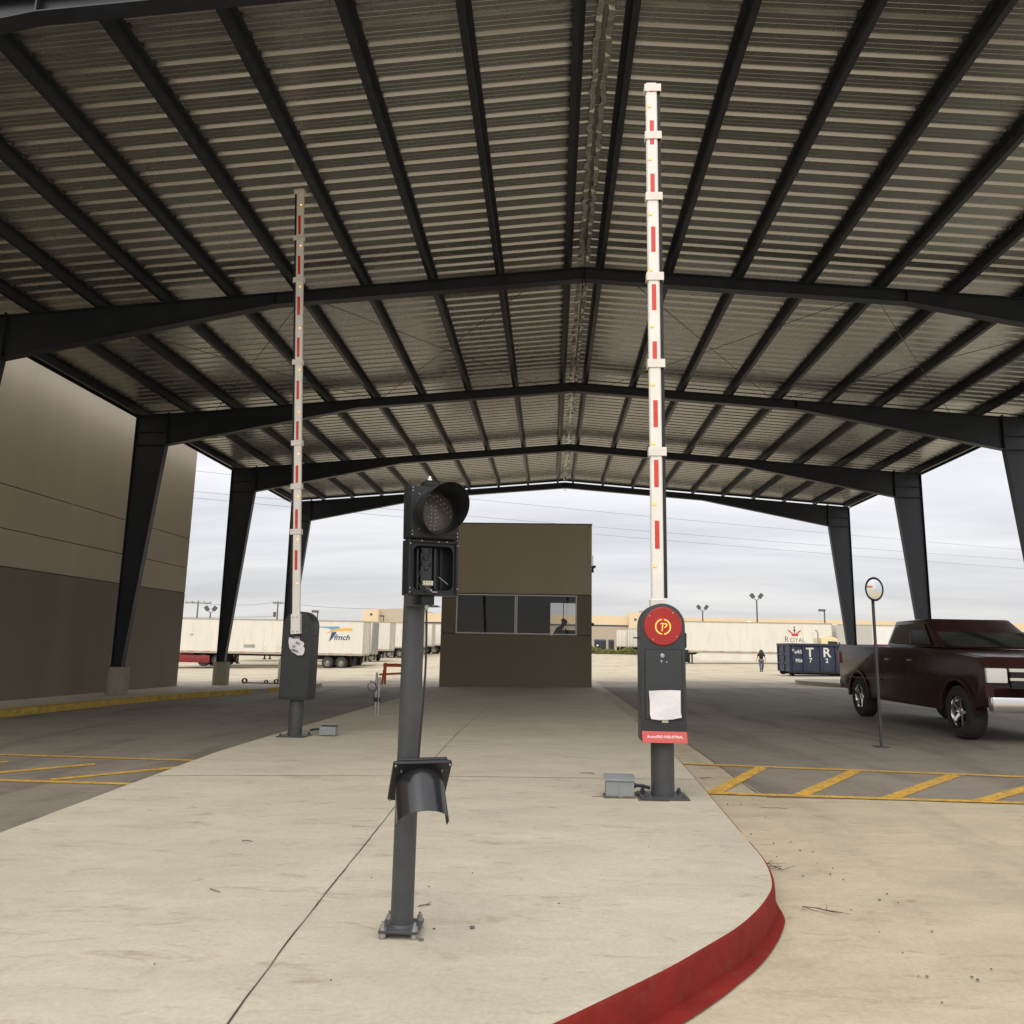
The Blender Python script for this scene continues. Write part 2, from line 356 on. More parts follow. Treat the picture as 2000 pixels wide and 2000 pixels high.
def smooth_line(pts, it=2):
    for _ in range(it):
        q = [pts[0]]
        for a, b in zip(pts, pts[1:]): q += [(0.75*a[0]+0.25*b[0], 0.75*a[1]+0.25*b[1]), (0.25*a[0]+0.75*b[0], 0.25*a[1]+0.75*b[1])]
        q.append(pts[-1]); pts = q
    return pts
def strip(name, pts, prof, material, closed=False):
    """sweep a profile of (offset outward, height above ground) along a plan line (outward = right of travel)"""
    bm = bmesh.new(); rings = []; n = len(pts)
    for i, p in enumerate(pts):
        a = pts[(i-1) % n] if closed or i > 0 else p; b = pts[(i+1) % n] if closed or i < n-1 else p
        d = Vector((b[0]-a[0], b[1]-a[1])).normalized(); o = Vector((d.y, -d.x))
        rings.append([bm.verts.new((p[0]+o.x*u, p[1]+o.y*u, gz(p[0], p[1])+h)) for u, h in prof])
    rr = list(zip(rings, rings[1:])) + ([(rings[-1], rings[0])] if closed else [])
    for A, B in rr:
        for k in range(len(prof)-1): bm.faces.new((A[k], A[k+1], B[k+1], B[k]))
    me = bpy.data.meshes.new(name); bm.to_mesh(me); bm.free(); me.materials.append(material)
    for p in me.polygons: p.use_smooth = True
    me.set_sharp_from_angle(angle=R(40))
    o = bpy.data.objects.new(name, me); COL.objects.link(o); return o

# lanes (darker worn concrete under the canopy) and gutter; exit strips paint the shade's fade-out
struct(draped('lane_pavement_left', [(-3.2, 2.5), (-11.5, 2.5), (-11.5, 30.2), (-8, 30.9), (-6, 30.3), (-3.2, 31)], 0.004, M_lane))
struct(draped('shade_fade_pavement_left', [(-3.2, 31.004), (-6, 30.304), (-8, 30.904), (-11.5, 30.204), (-14, 36.4), (-9, 37.6), (-5, 36.6), (-3.0, 37.4)], 0.004, M_mid))  # tone halfway to the yard imitates shade thinning at the canopy end
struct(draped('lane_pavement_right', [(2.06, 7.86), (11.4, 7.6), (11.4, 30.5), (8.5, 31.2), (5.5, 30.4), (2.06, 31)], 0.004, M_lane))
struct(draped('shade_fade_pavement_right', [(2.06, 31.004), (5.5, 30.404), (8.5, 31.204), (11.4, 30.504), (11.4, 36.3), (8, 37.4), (4.5, 36.5), (2.06, 37.5)], 0.004, M_mid))  # same painted fade of the shade on the right side

# the raised island (nose towards the camera)
nose = [(1.46, 33.0), (1.455, 23.6), (1.50, 13.6), (1.483, 9.84), (1.408, 7.95), (1.352, 6.80), (1.31, 5.89), (1.285, 5.32), (1.271, 5.0), (1.232, 4.70), (1.169, 4.415), (1.101, 4.25), (1.002, 4.044), (0.844, 3.778), (0.659, 3.543), (0.497, 3.336), (0.333, 3.151),
        (-0.1, 2.68), (-0.8, 2.02), (-1.6, 1.62), (-2.5, 1.65), (-3.1, 2.2), (-3.45, 3.3), (-3.62, 5.2), (-3.78, 7.0), (-3.84, 7.8), (-3.92, 8.63), (-4.0, 9.8), (-4.0, 13.0), (-3.93, 19.5), (-3.93, 33.0)]
nose = smooth_line(nose, 2)
isl = struct(draped('traffic_island', nose, 0.15, M_isl, 1.5))
side = [p for p in nose]
def sub(f): return [p for p in side if f(p)]
# curb faces: unpainted along the back, red round the nose, one yellow spot
CP = [(0, 0.15), (0.008, 0.148), (0.015, 0.138), (0.024, -0.06)]
i1 = next(i for i, p in enumerate(side) if p[1] < 10.2)
i2 = next(i for i, p in enumerate(side) if p[0] < -3.2)
iy0 = next(i for i, p in enumerate(side) if p[1] < 5.75); iy1 = next(i for i, p in enumerate(side) if p[1] < 5.42)
def cb(name, pts, material): return struct(strip(name, pts[::-1], CP, material))
def rev(pts): return pts[::-1]
def curb(name, pts, material):                       # travel so that outward is right of travel
    return struct(strip(name, pts[::-1], CP, material))
curb('curb_plain', side[:i1+1], M_isl); curb('curb_red', side[i1:iy0+1], M_redp); curb('curb_yellow', side[iy0:iy1+1], M_yelp); curb('curb_red', side[iy1:i2+1], M_redp); curb('curb_plain', side[i2:], M_isl)
g0 = next(i for i, p in enumerate(side) if p[1] < 4.75); g1 = next(i for i, p in enumerate(side) if p[0] < -2.0)
def lerp(a, b, t): return a+(b-a)*t
def gutter_band(pts, wmax, material, name):
    bm = bmesh.new(); rings = []; pts = resample(pts, 0.03); n = len(pts); acc = 0
    for i, p in enumerate(pts):
        a = pts[max(i-1, 0)]; b = pts[min(i+1, n-1)]; d = Vector((b[0]-a[0], b[1]-a[1])).normalized(); o = Vector((-d.y, d.x))
        if i: acc += math.hypot(p[0]-pts[i-1][0], p[1]-pts[i-1][1])
        t = min(1, acc/0.45); t = t*t*(3-2*t); wd = 0.022 + 0.035*t + wmax*min(1, max(0, acc-0.2)/1.2)
        rings.append([bm.verts.new((p[0]+o.x*u, p[1]+o.y*u, gz(p[0], p[1])+0.010)) for u in (0.020, wd)])
    for A, B in zip(rings, rings[1:]): bm.faces.new((A[0], A[1], B[1], B[0]))
    bmesh.ops.recalc_face_normals(bm, faces=bm.faces)
    for f in bm.faces:
        if f.normal.z < 0: f.normal_flip()
    me = bpy.data.meshes.new(name); bm.to_mesh(me); bm.free(); me.materials.append(material)
    o = bpy.data.objects.new(name, me); COL.objects.link(o); return struct(o)
gutter_band(side[g0:g1], 0.05, M_redp, 'gutter_red_band')
# sawn joints and the crack in the slab
def ribbon(name, pts, wd, dz, material, jit=0.0, seed=1):
    rr = random.Random(seed); pts = resample(pts, 0.12); bm = bmesh.new(); rings = []
    for i, p in enumerate(pts):
        a = pts[max(i-1, 0)]; b = pts[min(i+1, len(pts)-1)]; d = Vector((b[0]-a[0], b[1]-a[1])).normalized(); o = Vector((-d.y, d.x))
        j = rr.uniform(-jit, jit); ww = wd*(1+(rr.uniform(-0.35, 0.35) if wd < 0.05 and jit else 0))
        rings.append([bm.verts.new((p[0]+o.x*(j+s*ww/2), p[1]+o.y*(j+s*ww/2), gz(p[0], p[1])+dz)) for s in (-1, 1)])
    for A, B in zip(rings, rings[1:]): bm.faces.new((A[0], A[1], B[1], B[0]))
    bmesh.ops.recalc_face_normals(bm, faces=bm.faces)
    for f in bm.faces:
        if f.normal.z < 0: f.normal_flip()
    me = bpy.data.meshes.new(name); bm.to_mesh(me); bm.free(); me.materials.append(material)
    o = bpy.data.objects.new(name, me); COL.objects.link(o); return o
J = 0.15
struct(ribbon('slab_joint', [(-3.8, 7.70), (-1.53, 7.87), (-0.37, 7.887), (1.40, 7.90)], 0.010, J+0.003, M_joint, 0.0008, 1))
struct(ribbon('slab_joint', [(-0.98, 1.9), (-1.06, 3.06), (-1.088, 3.47), (-1.20, 6.25), (-1.307, 8.8), (-1.38, 12), (-1.36, 24.4), (-1.36, 27.3)], 0.0055, J+0.004, M_joint, 0.003, 2))
struct(ribbon('slab_joint', [(-1.36, 5.62), (-1.18, 5.63)], 0.005, J+0.004, M_joint, 0.002, 3))
struct(ribbon('road_joint', [(2.02, 7.86), (2.06, 12.3), (2.1, 34)], 0.010, 0.008, M_joint, 0.003, 4))
struct(ribbon('slab_joint', [(-3.9, 17.3), (1.47, 17.3)], 0.008, J+0.003, M_joint, 0.001, 5))
for k, yy in enumerate((40.5, 46.5, 53, 60)):
    struct(ribbon('yard_joint', [(-30, yy), (30, yy)], 0.02, 0.005, mat('yard_joint_mat', (0.26, 0.22, 0.17), 0.9), 0.002, 20+k))

# yellow hatching on the right lane and on the left lane
def paint(pts, wd, seed): return ribbon('yellow_road_marking', pts, wd, 0.009, M_yelp, 0.0012, seed)
struct(paint([(1.62, 10.06), (11.3, 8.15)], 0.12, 11)); struct(paint([(1.53, 8.03), (11.3, 7.05)], 0.11, 12))
for k in range(6):
    xa_, xb_ = 1.60+0.80*k, 2.52+1.02*k
    struct(ribbon('yellow_road_marking', [(xa_, 8.05-0.1*(xa_-1.53)), (xb_, 9.97-0.197*(xb_-1.62)+0.02)], 0.14, 0.0095, M_yelp, 0.0012, 30+k))
struct(paint([(-4.15, 9.78), (-11.2, 10.6)], 0.11, 13)); struct(paint([(-4.0, 8.05), (-11.2, 8.6)], 0.11, 14))
for k in range(4):
    x = -4.25 - k*1.15
    struct(ribbon('yellow_road_marking', [(x, 9.3+0.1*k), (x-0.95, 8.25+0.09*k)], 0.13, 0.0095, M_yelp, 0.0012, 40+k))

# left kerbed walk beside the building
wl = smooth_line([(-11.2, -6), (-11.2, 10), (-10.95, 18), (-10.68, 21.35), (-9.95, 23.9), (-9.2, 26.2), (-8.75, 29.4)], 2)
walk = wl + [(-8.8, 30.3), (-9.6, 31.2), (-13, 31.8), (-40, 31.8), (-40, -6)]
struct(draped('side_walk', walk, 0.15, M_isl, 3.0))
def seg(pts, ya, yb): return [p for p in pts if ya <= p[1] <= yb]
cuts = [(-7, 23.2, M_yelc), (22.9, 25.3, M_yelc), (25.1, 26.2, M_ped), (26.0, 29.0, M_yelc), (28.7, 29.5, M_ped)]
prev = None
wr = resample(wl, 0.3)
for a, b, mm in cuts:
    pts = [p for p in wr if a <= p[1] <= b]
    if prev and pts: pts = [prev]+[p for p in pts if p[1] > prev[1]]
    if len(pts) > 1: struct(strip('walk_curb', pts, [(0, 0.15), (0.0, 0.15), (0.02, 0.14), (0.045, -0.06)], mm)); prev = pts[-1]
struct(strip('walk_curb', [prev, (-8.8, 30.3), (-9.6, 31.2), (-13, 31.8), (-40, 31.8)], [(0, 0.15), (0.02, 0.14), (0.045, -0.06)], M_ped))
# the yellow also covers the top edge of the kerb
struct(strip('walk_curb', [p for p in wr if p[1] < 25.2], [(-0.16, 0.1535), (0.001, 0.1535)], M_yelc))
struct(strip('walk_curb', [p for p in wr if 26.1 < p[1] < 28.8], [(-0.16, 0.1535), (0.001, 0.1535)], M_yelc))
# small right kerbed island near the parked pickup
ri = [(10.45, 34.1), (10.9, 32.6), (11.45, 30.6), (11.9, 27), (12.0, 20), (12, 2), (18, 2), (18, 36.6), (11.6, 36.6), (10.6, 35.3)]
struct(draped('right_walk', ri, 0.16, M_ped, 3.0)); struct(strip('right_curb', ri, [(0, 0.16), (-0.02, 0.145), (-0.04, -0.06)], M_ped, True))

# ================================================================ CANOPY
XR, SL = 0.578, 0.0826
FY = [7.2, 14.51, 21.36, 28.21, 35.06]
can = thing('drive_through_canopy', (XR, FY[2], 0), 'long steel drive-through canopy with ribbed metal roof on dark tapered frames', 'canopy')
CM = Matrix.Translation((-XR, -FY[2], 0))           # children are written in world coordinates
def cmb():
    b = MB(); b.M = CM.copy(); return b
Y0, Y1 = 7.05, 35.30
def sheet(s, name):
    bm = bmesh.new(); prof = []; y = Y0
    P = 0.3048
    while y < Y1:
        for dy, dz in ((0, 0), (0.050, 0), (0.054, 0.0025), (0.064, 0.0025), (0.068, 0), (0.124, 0), (0.128, 0.0025), (0.138, 0.0025), (0.142, 0), (0.186, 0), (0.215, 0.046), (0.262, 0.046), (0.291, 0)):
            prof.append((y+dy, dz))
        y += P
    cols = []
    for d in (0.055, 6.4, 12.78):
        cols.append([bm.verts.new(CM @ Vector((XR+s*d, yy, 8.968-SL*d+dz))) for yy, dz in prof])
    for A, B in zip(cols, cols[1:]):
        for k in range(len(prof)-1): bm.faces.new((A[k], A[k+1], B[k+1], B[k]))
    me = bpy.data.meshes.new(name); bm.to_mesh(me); bm.free(); me.materials.append(M_sheet)
    o = bpy.data.objects.new(name, me); COL.objects.link(o); o.parent = can
sheet(-1, 'roof_panel'); sheet(1, 'roof_panel')
# ridge cap, ribbed in short laps, with pale closure pieces under it
b = cmb(); y = Y0; k = 0
while y < Y1:
    yy = min(y+0.3, Y1); up_ = 0.006*(k % 2)
    for s in (-1, 1):
        b.hexa([(XR, y, 8.99+up_), (XR+s*0.30, y, 8.962+up_), (XR+s*0.30, yy, 8.962+up_), (XR, yy, 8.99+up_), (XR, y, 8.996+up_), (XR+s*0.30, y, 8.968+up_), (XR+s*0.30, yy, 8.968+up_), (XR, yy, 8.996+up_)])
    y += 0.3; k += 1
b.build('ridge_cap', M_sheet, can, smooth=False)
for sgn in (-1, 1):
    rr = random.Random(3+sgn); bm = bmesh.new(); rings = []; y = Y0+0.02
    while y < Y1-0.05:
        x = XR+sgn*(0.06+rr.uniform(0, 0.035)); z = 8.93+rr.uniform(-0.012, 0.02); tl = rr.uniform(-0.03, 0.035)
        for yy in (y, y+0.11): rings.append([bm.verts.new(CM @ Vector((x-sgn*0.045, yy, z+tl))), bm.verts.new(CM @ Vector((x+sgn*0.03, yy, z)))])
        y += 0.1524
    for A, B in zip(rings, rings[1:]): bm.faces.new((A[0], A[1], B[1], B[0]))
    me = bpy.data.meshes.new('ridge_closure'); bm.to_mesh(me); bm.free(); me.materials.append(M_galv)
    o = bpy.data.objects.new('ridge_closure', me); COL.objects.link(o); o.parent = can
# purlins: C sections running the whole length
first = None
for s in (-1, 1):
    for k in range(10):
        d = 0.3076 + k*1.3536; zb = 8.762-SL*d; x = XR+s*d
        b = cmb(); t = 0.012; q = s
        b.box(min(x, x+q*t), max(x, x+q*t), Y0+0.05, Y1-0.02, zb, zb+0.2)
        b.box(min(x+q*t, x+q*0.085), max(x+q*t, x+q*0.085), Y0+0.05, Y1-0.02, zb, zb+0.008)
        b.box(min(x-q*0.0, x-q*0.07), max(x-q*0.0, x-q*0.07), Y0+0.05, Y1-0.02, zb+0.19, zb+0.199)
        b.box(min(x+q*0.077, x+q*0.085), max(x+q*0.077, x+q*0.085), Y0+0.05, Y1-0.02, zb+0.008, zb+0.03)
        b.build('purlin', M_steel, can, smooth=False)
for yy in (Y0-0.01, Y1):
    for s in (-1, 1):
        b = cmb(); b.prism([(XR, 8.885), (XR+s*12.8, 8.885-SL*12.8), (XR+s*12.8, 9.03-SL*12.8), (XR, 9.03)], 'y', yy, yy+0.012)
        b.build('rake_trim', M_steel, can, smooth=False)
for s in (-1, 1):
    b = cmb(); x = XR+s*12.79; b.box(x-0.01, x+0.01, Y0, Y1, 7.74, 7.97); b.build('eave_trim', M_steel, can, smooth=False)
# rigid frames: tapered rafters and columns
def zt(d): return 8.758-SL*d
def frame(y, s):
    def X(d): return XR+s*d
    K, KN, OUT = 6.2, 11.72, 12.65
    zbot = [(0, 8.50), (K, 8.50-SL*K), (KN, 6.865)]
    b = cmb()
    b.prism([(X(d), z+0.014) for d, z in zbot] + [(X(KN), zt(KN)-0.014), (X(0), zt(0)-0.014)], 'y', y-0.006, y+0.006)
    for (d0, z0), (d1, z1) in zip(zbot, zbot[1:]):
        b.prism([(X(d0), z0), (X(d1), z1), (X(d1), z1+0.014), (X(d0), z0+0.014)], 'y', y-0.1, y+0.1)
    b.prism([(X(0), zt(0)-0.014), (X(KN), zt(KN)-0.014), (X(KN), zt(KN)-0.001), (X(0), zt(0)-0.001)], 'y', y-0.1, y+0.1)
    for d in (0.03, K, KN-0.012):
        zl = 8.50-SL*d if d <= K else 6.865
        b.prism([(X(d-0.008), zl-(0.10 if d < 1 else 0)), (X(d+0.008), zl-(0.10 if d < 1 else 0)), (X(d+0.008), zt(d)+(0.05 if d > 10 else 0)), (X(d-0.008), zt(d)+(0.05 if d > 10 else 0))], 'y', y-0.095, y+0.095)
    b.build('rafter', M_steel, can, smooth=False)
    b = cmb(); zb = 0.575 if s < 0 else 0.62
    b.prism([(X(KN+0.012), zt(KN)), (X(OUT-0.014), zt(OUT)), (X(OUT-0.014), zb+0.03), (X(12.36), zb+0.03), (X(KN+0.012), 6.84)], 'y', y-0.006, y+0.006)
    b.prism([(X(OUT-0.014), zt(OUT)-0.01), (X(OUT), zt(OUT)-0.01), (X(OUT), zb+0.03), (X(OUT-0.014), zb+0.03)], 'y', y-0.1, y+0.1)
    b.prism([(X(KN), 6.84), (X(KN+0.013), 6.84), (X(12.372), zb+0.03), (X(12.358), zb+0.03)], 'y', y-0.1, y+0.1)
    b.box(min(X(KN), X(KN+0.013)), max(X(KN), X(KN+0.013)), y-0.1, y+0.1, 6.842, zt(KN)+0.06)
    b.box(min(X(KN+0.014), X(OUT-0.015)), max(X(KN+0.014), X(OUT-0.015)), y-0.095, y+0.095, 6.86, 6.875)
    b.box(min(X(KN+0.014), X(OUT-0.015)), max(X(KN+0.014), X(OUT-0.015)), y-0.095, y+0.095, 7.25, 7.262)
    b.prism([(X(KN+0.014), zt(KN)), (X(OUT), zt(OUT)), (X(OUT), zt(OUT)+0.012), (X(KN+0.014), zt(KN)+0.012)], 'y', y-0.1, y+0.1)
    b.build('column', M_steel, can, smooth=False)
    b = cmb(); x0, x1 = sorted((X(12.33), X(12.68))); b.box(x0, x1, y-0.13, y+0.13, zb+0.004, zb+0.029)
    for dx in (0.06, 0.29):
        for dy in (-0.08, 0.08): b.cyl((x0+dx, y+dy, zb+0.029), (x0+dx, y+dy, zb+0.07), 0.014, n=6)
    b.build('base_plate', M_steel, can, smooth=False)
for y in FY:
    for s in (-1, 1): frame(y, s)
# thin crossed rods under the roof between two frames
for (ya, yb) in ((FY[1], FY[2]),):
    for s in (-1, 1):
        for d0, d1 in ((0.8, 5.6), (5.6, 10.4)):
            for a, c in (((d0, ya), (d1, yb)), ((d1, ya), (d0, yb))):
                b = cmb(); b.tube([(XR+s*a[0], a[1]+0.02, zt(a[0])-0.07), (XR+s*c[0], c[1]-0.02, zt(c[0])-0.07)], 0.007, 6); b.build('brace_rod', M_steel, can)
# concrete pedestals under the columns
names = {(-1, 0): 'nearest pedestal along the tan wall', (-1, 1): 'second pedestal along the tan wall', (-1, 2): 'third pedestal along the tan wall',
         (-1, 3): 'round concrete pedestal under the tapered column by the end of the tan wall', (-1, 4): 'round concrete pedestal behind the left barrier cabinet',
         (1, 0): 'first', (1, 1): 'second', (1, 2): 'third', (1, 3): 'fourth', (1, 4): 'round concrete pedestal behind the maroon pickup, under the far right column'}
for i, y in enumerate(FY):
    for s in (-1, 1):
        if (s, i) not in ((-1, 1), (-1, 2), (-1, 3), (-1, 4), (1, 2), (1, 3), (1, 4)): continue
        x = XR+s*12.47; top = 0.578 if s < 0 else 0.623; g = gz(x, y)+(0.15 if s < 0 else 0.16)
        if s < 0 and y > 33: g = gz(x, y)
        b = MB(); b.cyl((0, 0, -0.05), (0, 0, top-g), 0.285, n=40)
        lab = names[(s, i)]
        if (s, i) == (1, 2): lab = 'round concrete pedestal under the nearest column in view at the right edge'
        if (s, i) == (1, 3): lab = 'round concrete pedestal under the right column that stands in front of the far right column'
        o = b.build('concrete_pedestal', M_ped, None, bevel=0.012); o.location = (x, y, g); tag(o, lab if 'pedestal' in lab else lab, 'pedestal', 'pedestals under the canopy columns')

# ================================================================ TAN BUILDING ON THE LEFT
bl = thing('tan_building', (-13.0, 27.2, gz(-13, 27)), 'tall tan and brown panel building wall along the left lane', 'building')
z0 = bl.location.z
def lb(zb, zt_, material, name):
    b = MB(); b.M = Matrix.Translation((0, 0, -z0)); b.box(-26, 0, -36, 0, zb, zt_); return b.build(name, material, bl, bevel=0.012, seg=1)
lb(-0.6, 2.975, M_brown, 'lower_wall')
for a, c in ((2.995, 3.868), (3.886, 4.905), (4.923, 8.2), (8.218, 11.5)): lb(a, c, M_tan, 'upper_wall')
b = MB(); b.M = Matrix.Translation((0, 0, -z0)); b.box(-25.98, -0.02, -35.98, -0.02, -0.5, 11.4); b.build('wall_reveal', M_reveal, bl)

# ================================================================ GUARD BOOTH
gb = thing('guard_booth', (-1.24, 27.6, gz(-1.24, 27.6)+0.15), 'brown and tan guard booth with wide window standing on the island', 'booth')
BX, BY, BZ = gb.location
def gmb():
    b = MB(); b.M = Matrix.Translation((-BX, -BY, -BZ)); return b
xL, xR_, yF, yB = -3.88, 1.41, 27.6, 32.0
WX0, WX1, WZ0, WZ1 = -3.36, 0.89, 1.752, 3.135
b = gmb()
b.box(xL, xR_, yF, yF+0.18, -0.35, 1.742); b.box(xL, WX0, yF, yF+0.18, 1.758, 3.14); b.box(WX1, xR_, yF, yF+0.18, 1.758, 3.14)
b.box(xL, xL+0.18, yF+0.18, yB-0.18, -0.35, 1.742); b.box(xR_-0.18, xR_, yF+0.18, yB-0.18, -0.35, 1.742)
b.box(xL, xL+0.18, yF+0.18, yB-0.18, 1.758, 3.14); b.box(xR_-0.18, xR_, yF+0.18, yB-0.18, 1.758, 3.14)
b.box(xL, xR_, yB-0.18, yB, -0.35, 1.65); b.box(xL, -0.08, yB-0.18, yB, 1.652, 3.14); b.box(1.06, xR_, yB-0.18, yB, 1.652, 3.14)
b.build('lower_wall', M_brown, gb, bevel=0.006, seg=1)
b = gmb(); b.box(xL, xR_, yF, yB, 3.165, 5.655); b.build('upper_wall', M_tan, gb, bevel=0.012, seg=1)
b = gmb(); b.box(xL+0.015, xR_-0.015, yF+0.015, yF+0.16, 3.1405, 3.1645); b.box(xL+0.015, WX0-0.05, yF+0.02, yF+0.16, 1.7425, 1.7575); b.box(WX1+0.05, xR_-0.015, yF+0.02, yF+0.16, 1.7425, 1.7575)
b.build('wall_reveal', M_reveal, gb)
b = gmb(); b.box(xL+0.18, xR_-0.18, yF+0.18, yB-0.18, 0.45, 0.6); b.build('floor', M_reveal, gb)
b = gmb(); b.box(xL+0.181, xR_-0.181, yF+0.35, yB-0.19, 3.12, 3.16); b.build('ceiling', M_reveal, gb)
b = gmb(); b.box(xL-0.02, xR_+0.02, yF-0.02, yB+0.02, 5.656, 5.69); b.build('coping', M_brown, gb, bevel=0.006, seg=1)
wn = gmb()
fw_ = 0.045
wn.box(WX0, WX1, yF-0.012, yF+0.10, WZ1-fw_, WZ1); wn.box(WX0, WX1, yF-0.012, yF+0.10, WZ0, WZ0+fw_)
wn.box(WX0, WX0+fw_, yF-0.012, yF+0.10, WZ0+fw_, WZ1-fw_); wn.box(WX1-fw_, WX1, yF-0.012, yF+0.10, WZ0+fw_, WZ1-fw_)
wn.box(-1.295, -1.255, yF-0.012, yF+0.10, WZ0+fw_, WZ1-fw_); wn.box(-1.235, -1.195, yF-0.004, yF+0.09, WZ0+fw_, WZ1-fw_)
win = wn.build('window', M_alu, gb, bevel=0.004, seg=1)
for a, c in ((WX0+fw_, -1.295), (-1.195, WX1-fw_)):
    b = gmb(); b.face([(a, yF+0.045, WZ0+fw_), (c, yF+0.045, WZ0+fw_), (c, yF+0.045, WZ1-fw_), (a, yF+0.045, WZ1-fw_)]); b.build('pane', M_glass, win)
wn = gmb(); wn.box(-0.08, 1.06, yB-0.12, yB+0.01, 1.652, 1.69); wn.box(-0.08, 1.06, yB-0.12, yB+0.01, 3.1, 3.138); wn.box(-0.08, -0.04, yB-0.12, yB+0.01, 1.69, 3.1); wn.box(1.02, 1.06, yB-0.12, yB+0.01, 1.69, 3.1); wn.box(0.47, 0.50, yB-0.12, yB+0.01, 1.69, 3.1)
wn.build('back_window', M_alu, gb)
b = gmb(); b.box(xL+0.19, xR_-0.19, yF+0.22, yF+0.75, 1.55, 1.60); b.build('counter', M_brown, gb)
b = gmb(); b.box(xR_, xR_+0.09, yF+0.4, yF+0.6, 4.0, 4.22); b.tube([(xR_+0.06, yF+0.5, 4.22), (xR_+0.06, yF+0.5, 4.62)], 0.012, 6); b.box(xR_+0.08, xR_+0.16, yF+0.45, yF+0.56, 4.16, 4.25); b.build('wall_lamp', M_black, gb)
b = gmb(); b.box(xR_, xR_+0.10, yF+0.35, yF+0.5, 2.1, 2.2); b.build('camera_mount', M_black, gb)
# things on the counter
tag(MB().box(-0.14, 0.14, -0.09, 0.09, 0, 0.16).build('desk_phone', M_black), 'small black desk phone on the booth counter left of the seated guard', 'phone').location = (-0.55, 27.98, 1.602)
tag(MB().box(-0.36, 0.36, -0.12, 0.12, 0, 0.07).build('paper_stack', M_grey, bevel=0.01), 'low pale stack of papers on the booth counter behind the left window pane', 'papers').location = (-1.9, 27.98, 1.602)
b = MB(); b.box(-0.22, 0.22, -0.012, 0.012, 0.10, 0.42); b.box(-0.04, 0.04, -0.02, 0.02, 0.02, 0.1); b.box(-0.12, 0.12, -0.09, 0.09, 0, 0.02)
tag(b.build('monitor', M_black), 'dark flat monitor standing on the booth counter at the left end of the window', 'monitor').location = (-2.85, 28.02, 1.602)
b = MB(); b.box(-0.35, 0.35, -0.012, 0.012, 0.06, 0.34); b.box(-0.04, 0.04, -0.02, 0.02, 0.02, 0.06); b.box(-0.12, 0.12, -0.09, 0.09, 0, 0.02)
tag(b.build('monitor', M_black), 'wide dark monitor on the booth counter right of the seated guard', 'monitor').location = (0.72, 28.25, 1.602)

# ================================================================ PEOPLE
def skin(vs, edges, mats, name, parent, material, sub=2):
    me = bpy.data.meshes.new(name); me.from_pydata([v[:3] for v in vs], edges, [])
    o = bpy.data.objects.new(name, me); COL.objects.link(o)
    md = o.modifiers.new('s', 'SKIN'); md.use_smooth_shade = True
    for i, v in enumerate(vs):
        sv = me.skin_vertices[0].data[i]; r = v[3]; sv.radius = r if isinstance(r, tuple) else (r, r); sv.use_root = (i == 0)
    o.modifiers.new('u', 'SUBSURF').levels = sub
    dg = bpy.context.evaluated_depsgraph_get(); m2 = bpy.data.meshes.new_from_object(o.evaluated_get(dg)); bpy.data.objects.remove(o)
    for p in m2.polygons: p.use_smooth = True
    m2.materials.clear(); m2.materials.append(material)
    o = bpy.data.objects.new(name, m2); COL.objects.link(o); o.parent = parent; return o
def hand_chains(wx, wy, wz, d, side, vs, ed, root, s=1.0):
    d = Vector(d).normalized(); a = Vector(side).normalized()
    vs.append((*(Vector((wx, wy, wz))+d*0.055*s), (0.036*s, 0.018*s))); p = len(vs)-1; ed.append((root, p))
    for k, (off, ln) in enumerate(((-0.030, 0.062), (-0.010, 0.075), (0.011, 0.070), (0.030, 0.055))):
        b0 = Vector((wx, wy, wz))+d*0.09*s+a*off*s
        vs.append((*b0, 0.0095*s)); i0 = len(vs)-1; ed.append((p, i0))
        vs.append((*(b0+d*ln*0.55*s), 0.0085*s)); ed.append((i0, i0+1))
        vs.append((*(b0+d*ln*0.95*s+d.cross(a)*0.02*s), 0.007*s)); ed.append((i0+1, i0+2))
    t0 = Vector((wx, wy, wz))+d*0.04*s-a*0.042*s; vs.append((*t0, 0.011*s)); i0 = len(vs)-1; ed.append((p, i0)); vs.append((*(t0+d*0.045*s-a*0.012*s), 0.009*s)); ed.append((i0, i0+1))
def head_mesh(mb, c, s=1.0, rot=None):
    M = Matrix.Translation(c) @ (rot or Matrix()) @ Matrix.Diagonal((s, s, s, 1))
    mb.lathe([(0.0, -0.125), (0.035, -0.12), (0.055, -0.10), (0.068, -0.06), (0.076, 0.0), (0.079, 0.045), (0.070, 0.085), (0.045, 0.113), (0.0, 0.122)], 18, M @ Matrix.Diagonal((0.95, 1.18, 1, 1)))
    for sx in (-1, 1):
        mb.lathe([(0, -0.028), (0.012, -0.02), (0.014, 0), (0.012, 0.02), (0, 0.028)], 8, M @ Matrix.Translation((sx*0.077, 0.0, -0.01)))
        mb.lathe([(0, -0.012), (0.010, 0), (0, 0.012)], 8, M @ Matrix.Translation((sx*0.03, -0.083, 0.0)))
    mb.hexa([M @ Vector(p) for p in [(-0.015,-0.105,-0.04),(0.015,-0.105,-0.04),(0.013,-0.08,-0.04),(-0.013,-0.08,-0.04),(-0.006,-0.092,0.01),(0.006,-0.092,0.01),(0.006,-0.08,0.01),(-0.006,-0.08,0.01)]])
    mb.hexa([M @ Vector(p) for p in [(-0.026,-0.09,-0.072),(0.026,-0.09,-0.072),(0.022,-0.06,-0.072),(-0.022,-0.06,-0.072),(-0.026,-0.088,-0.060),(0.026,-0.088,-0.060),(0.022,-0.06,-0.060),(-0.022,-0.06,-0.060)]])

# woman walking away across the yard (faces +Y)
px_, py_ = 14.18, 54.4
pw = thing('person', (px_, py_, gz(px_, py_)), 'long haired person in black top and jeans walking away across the yard', 'person', rz=R(180))
pw.scale = (1.02, 0.96, 0.86)
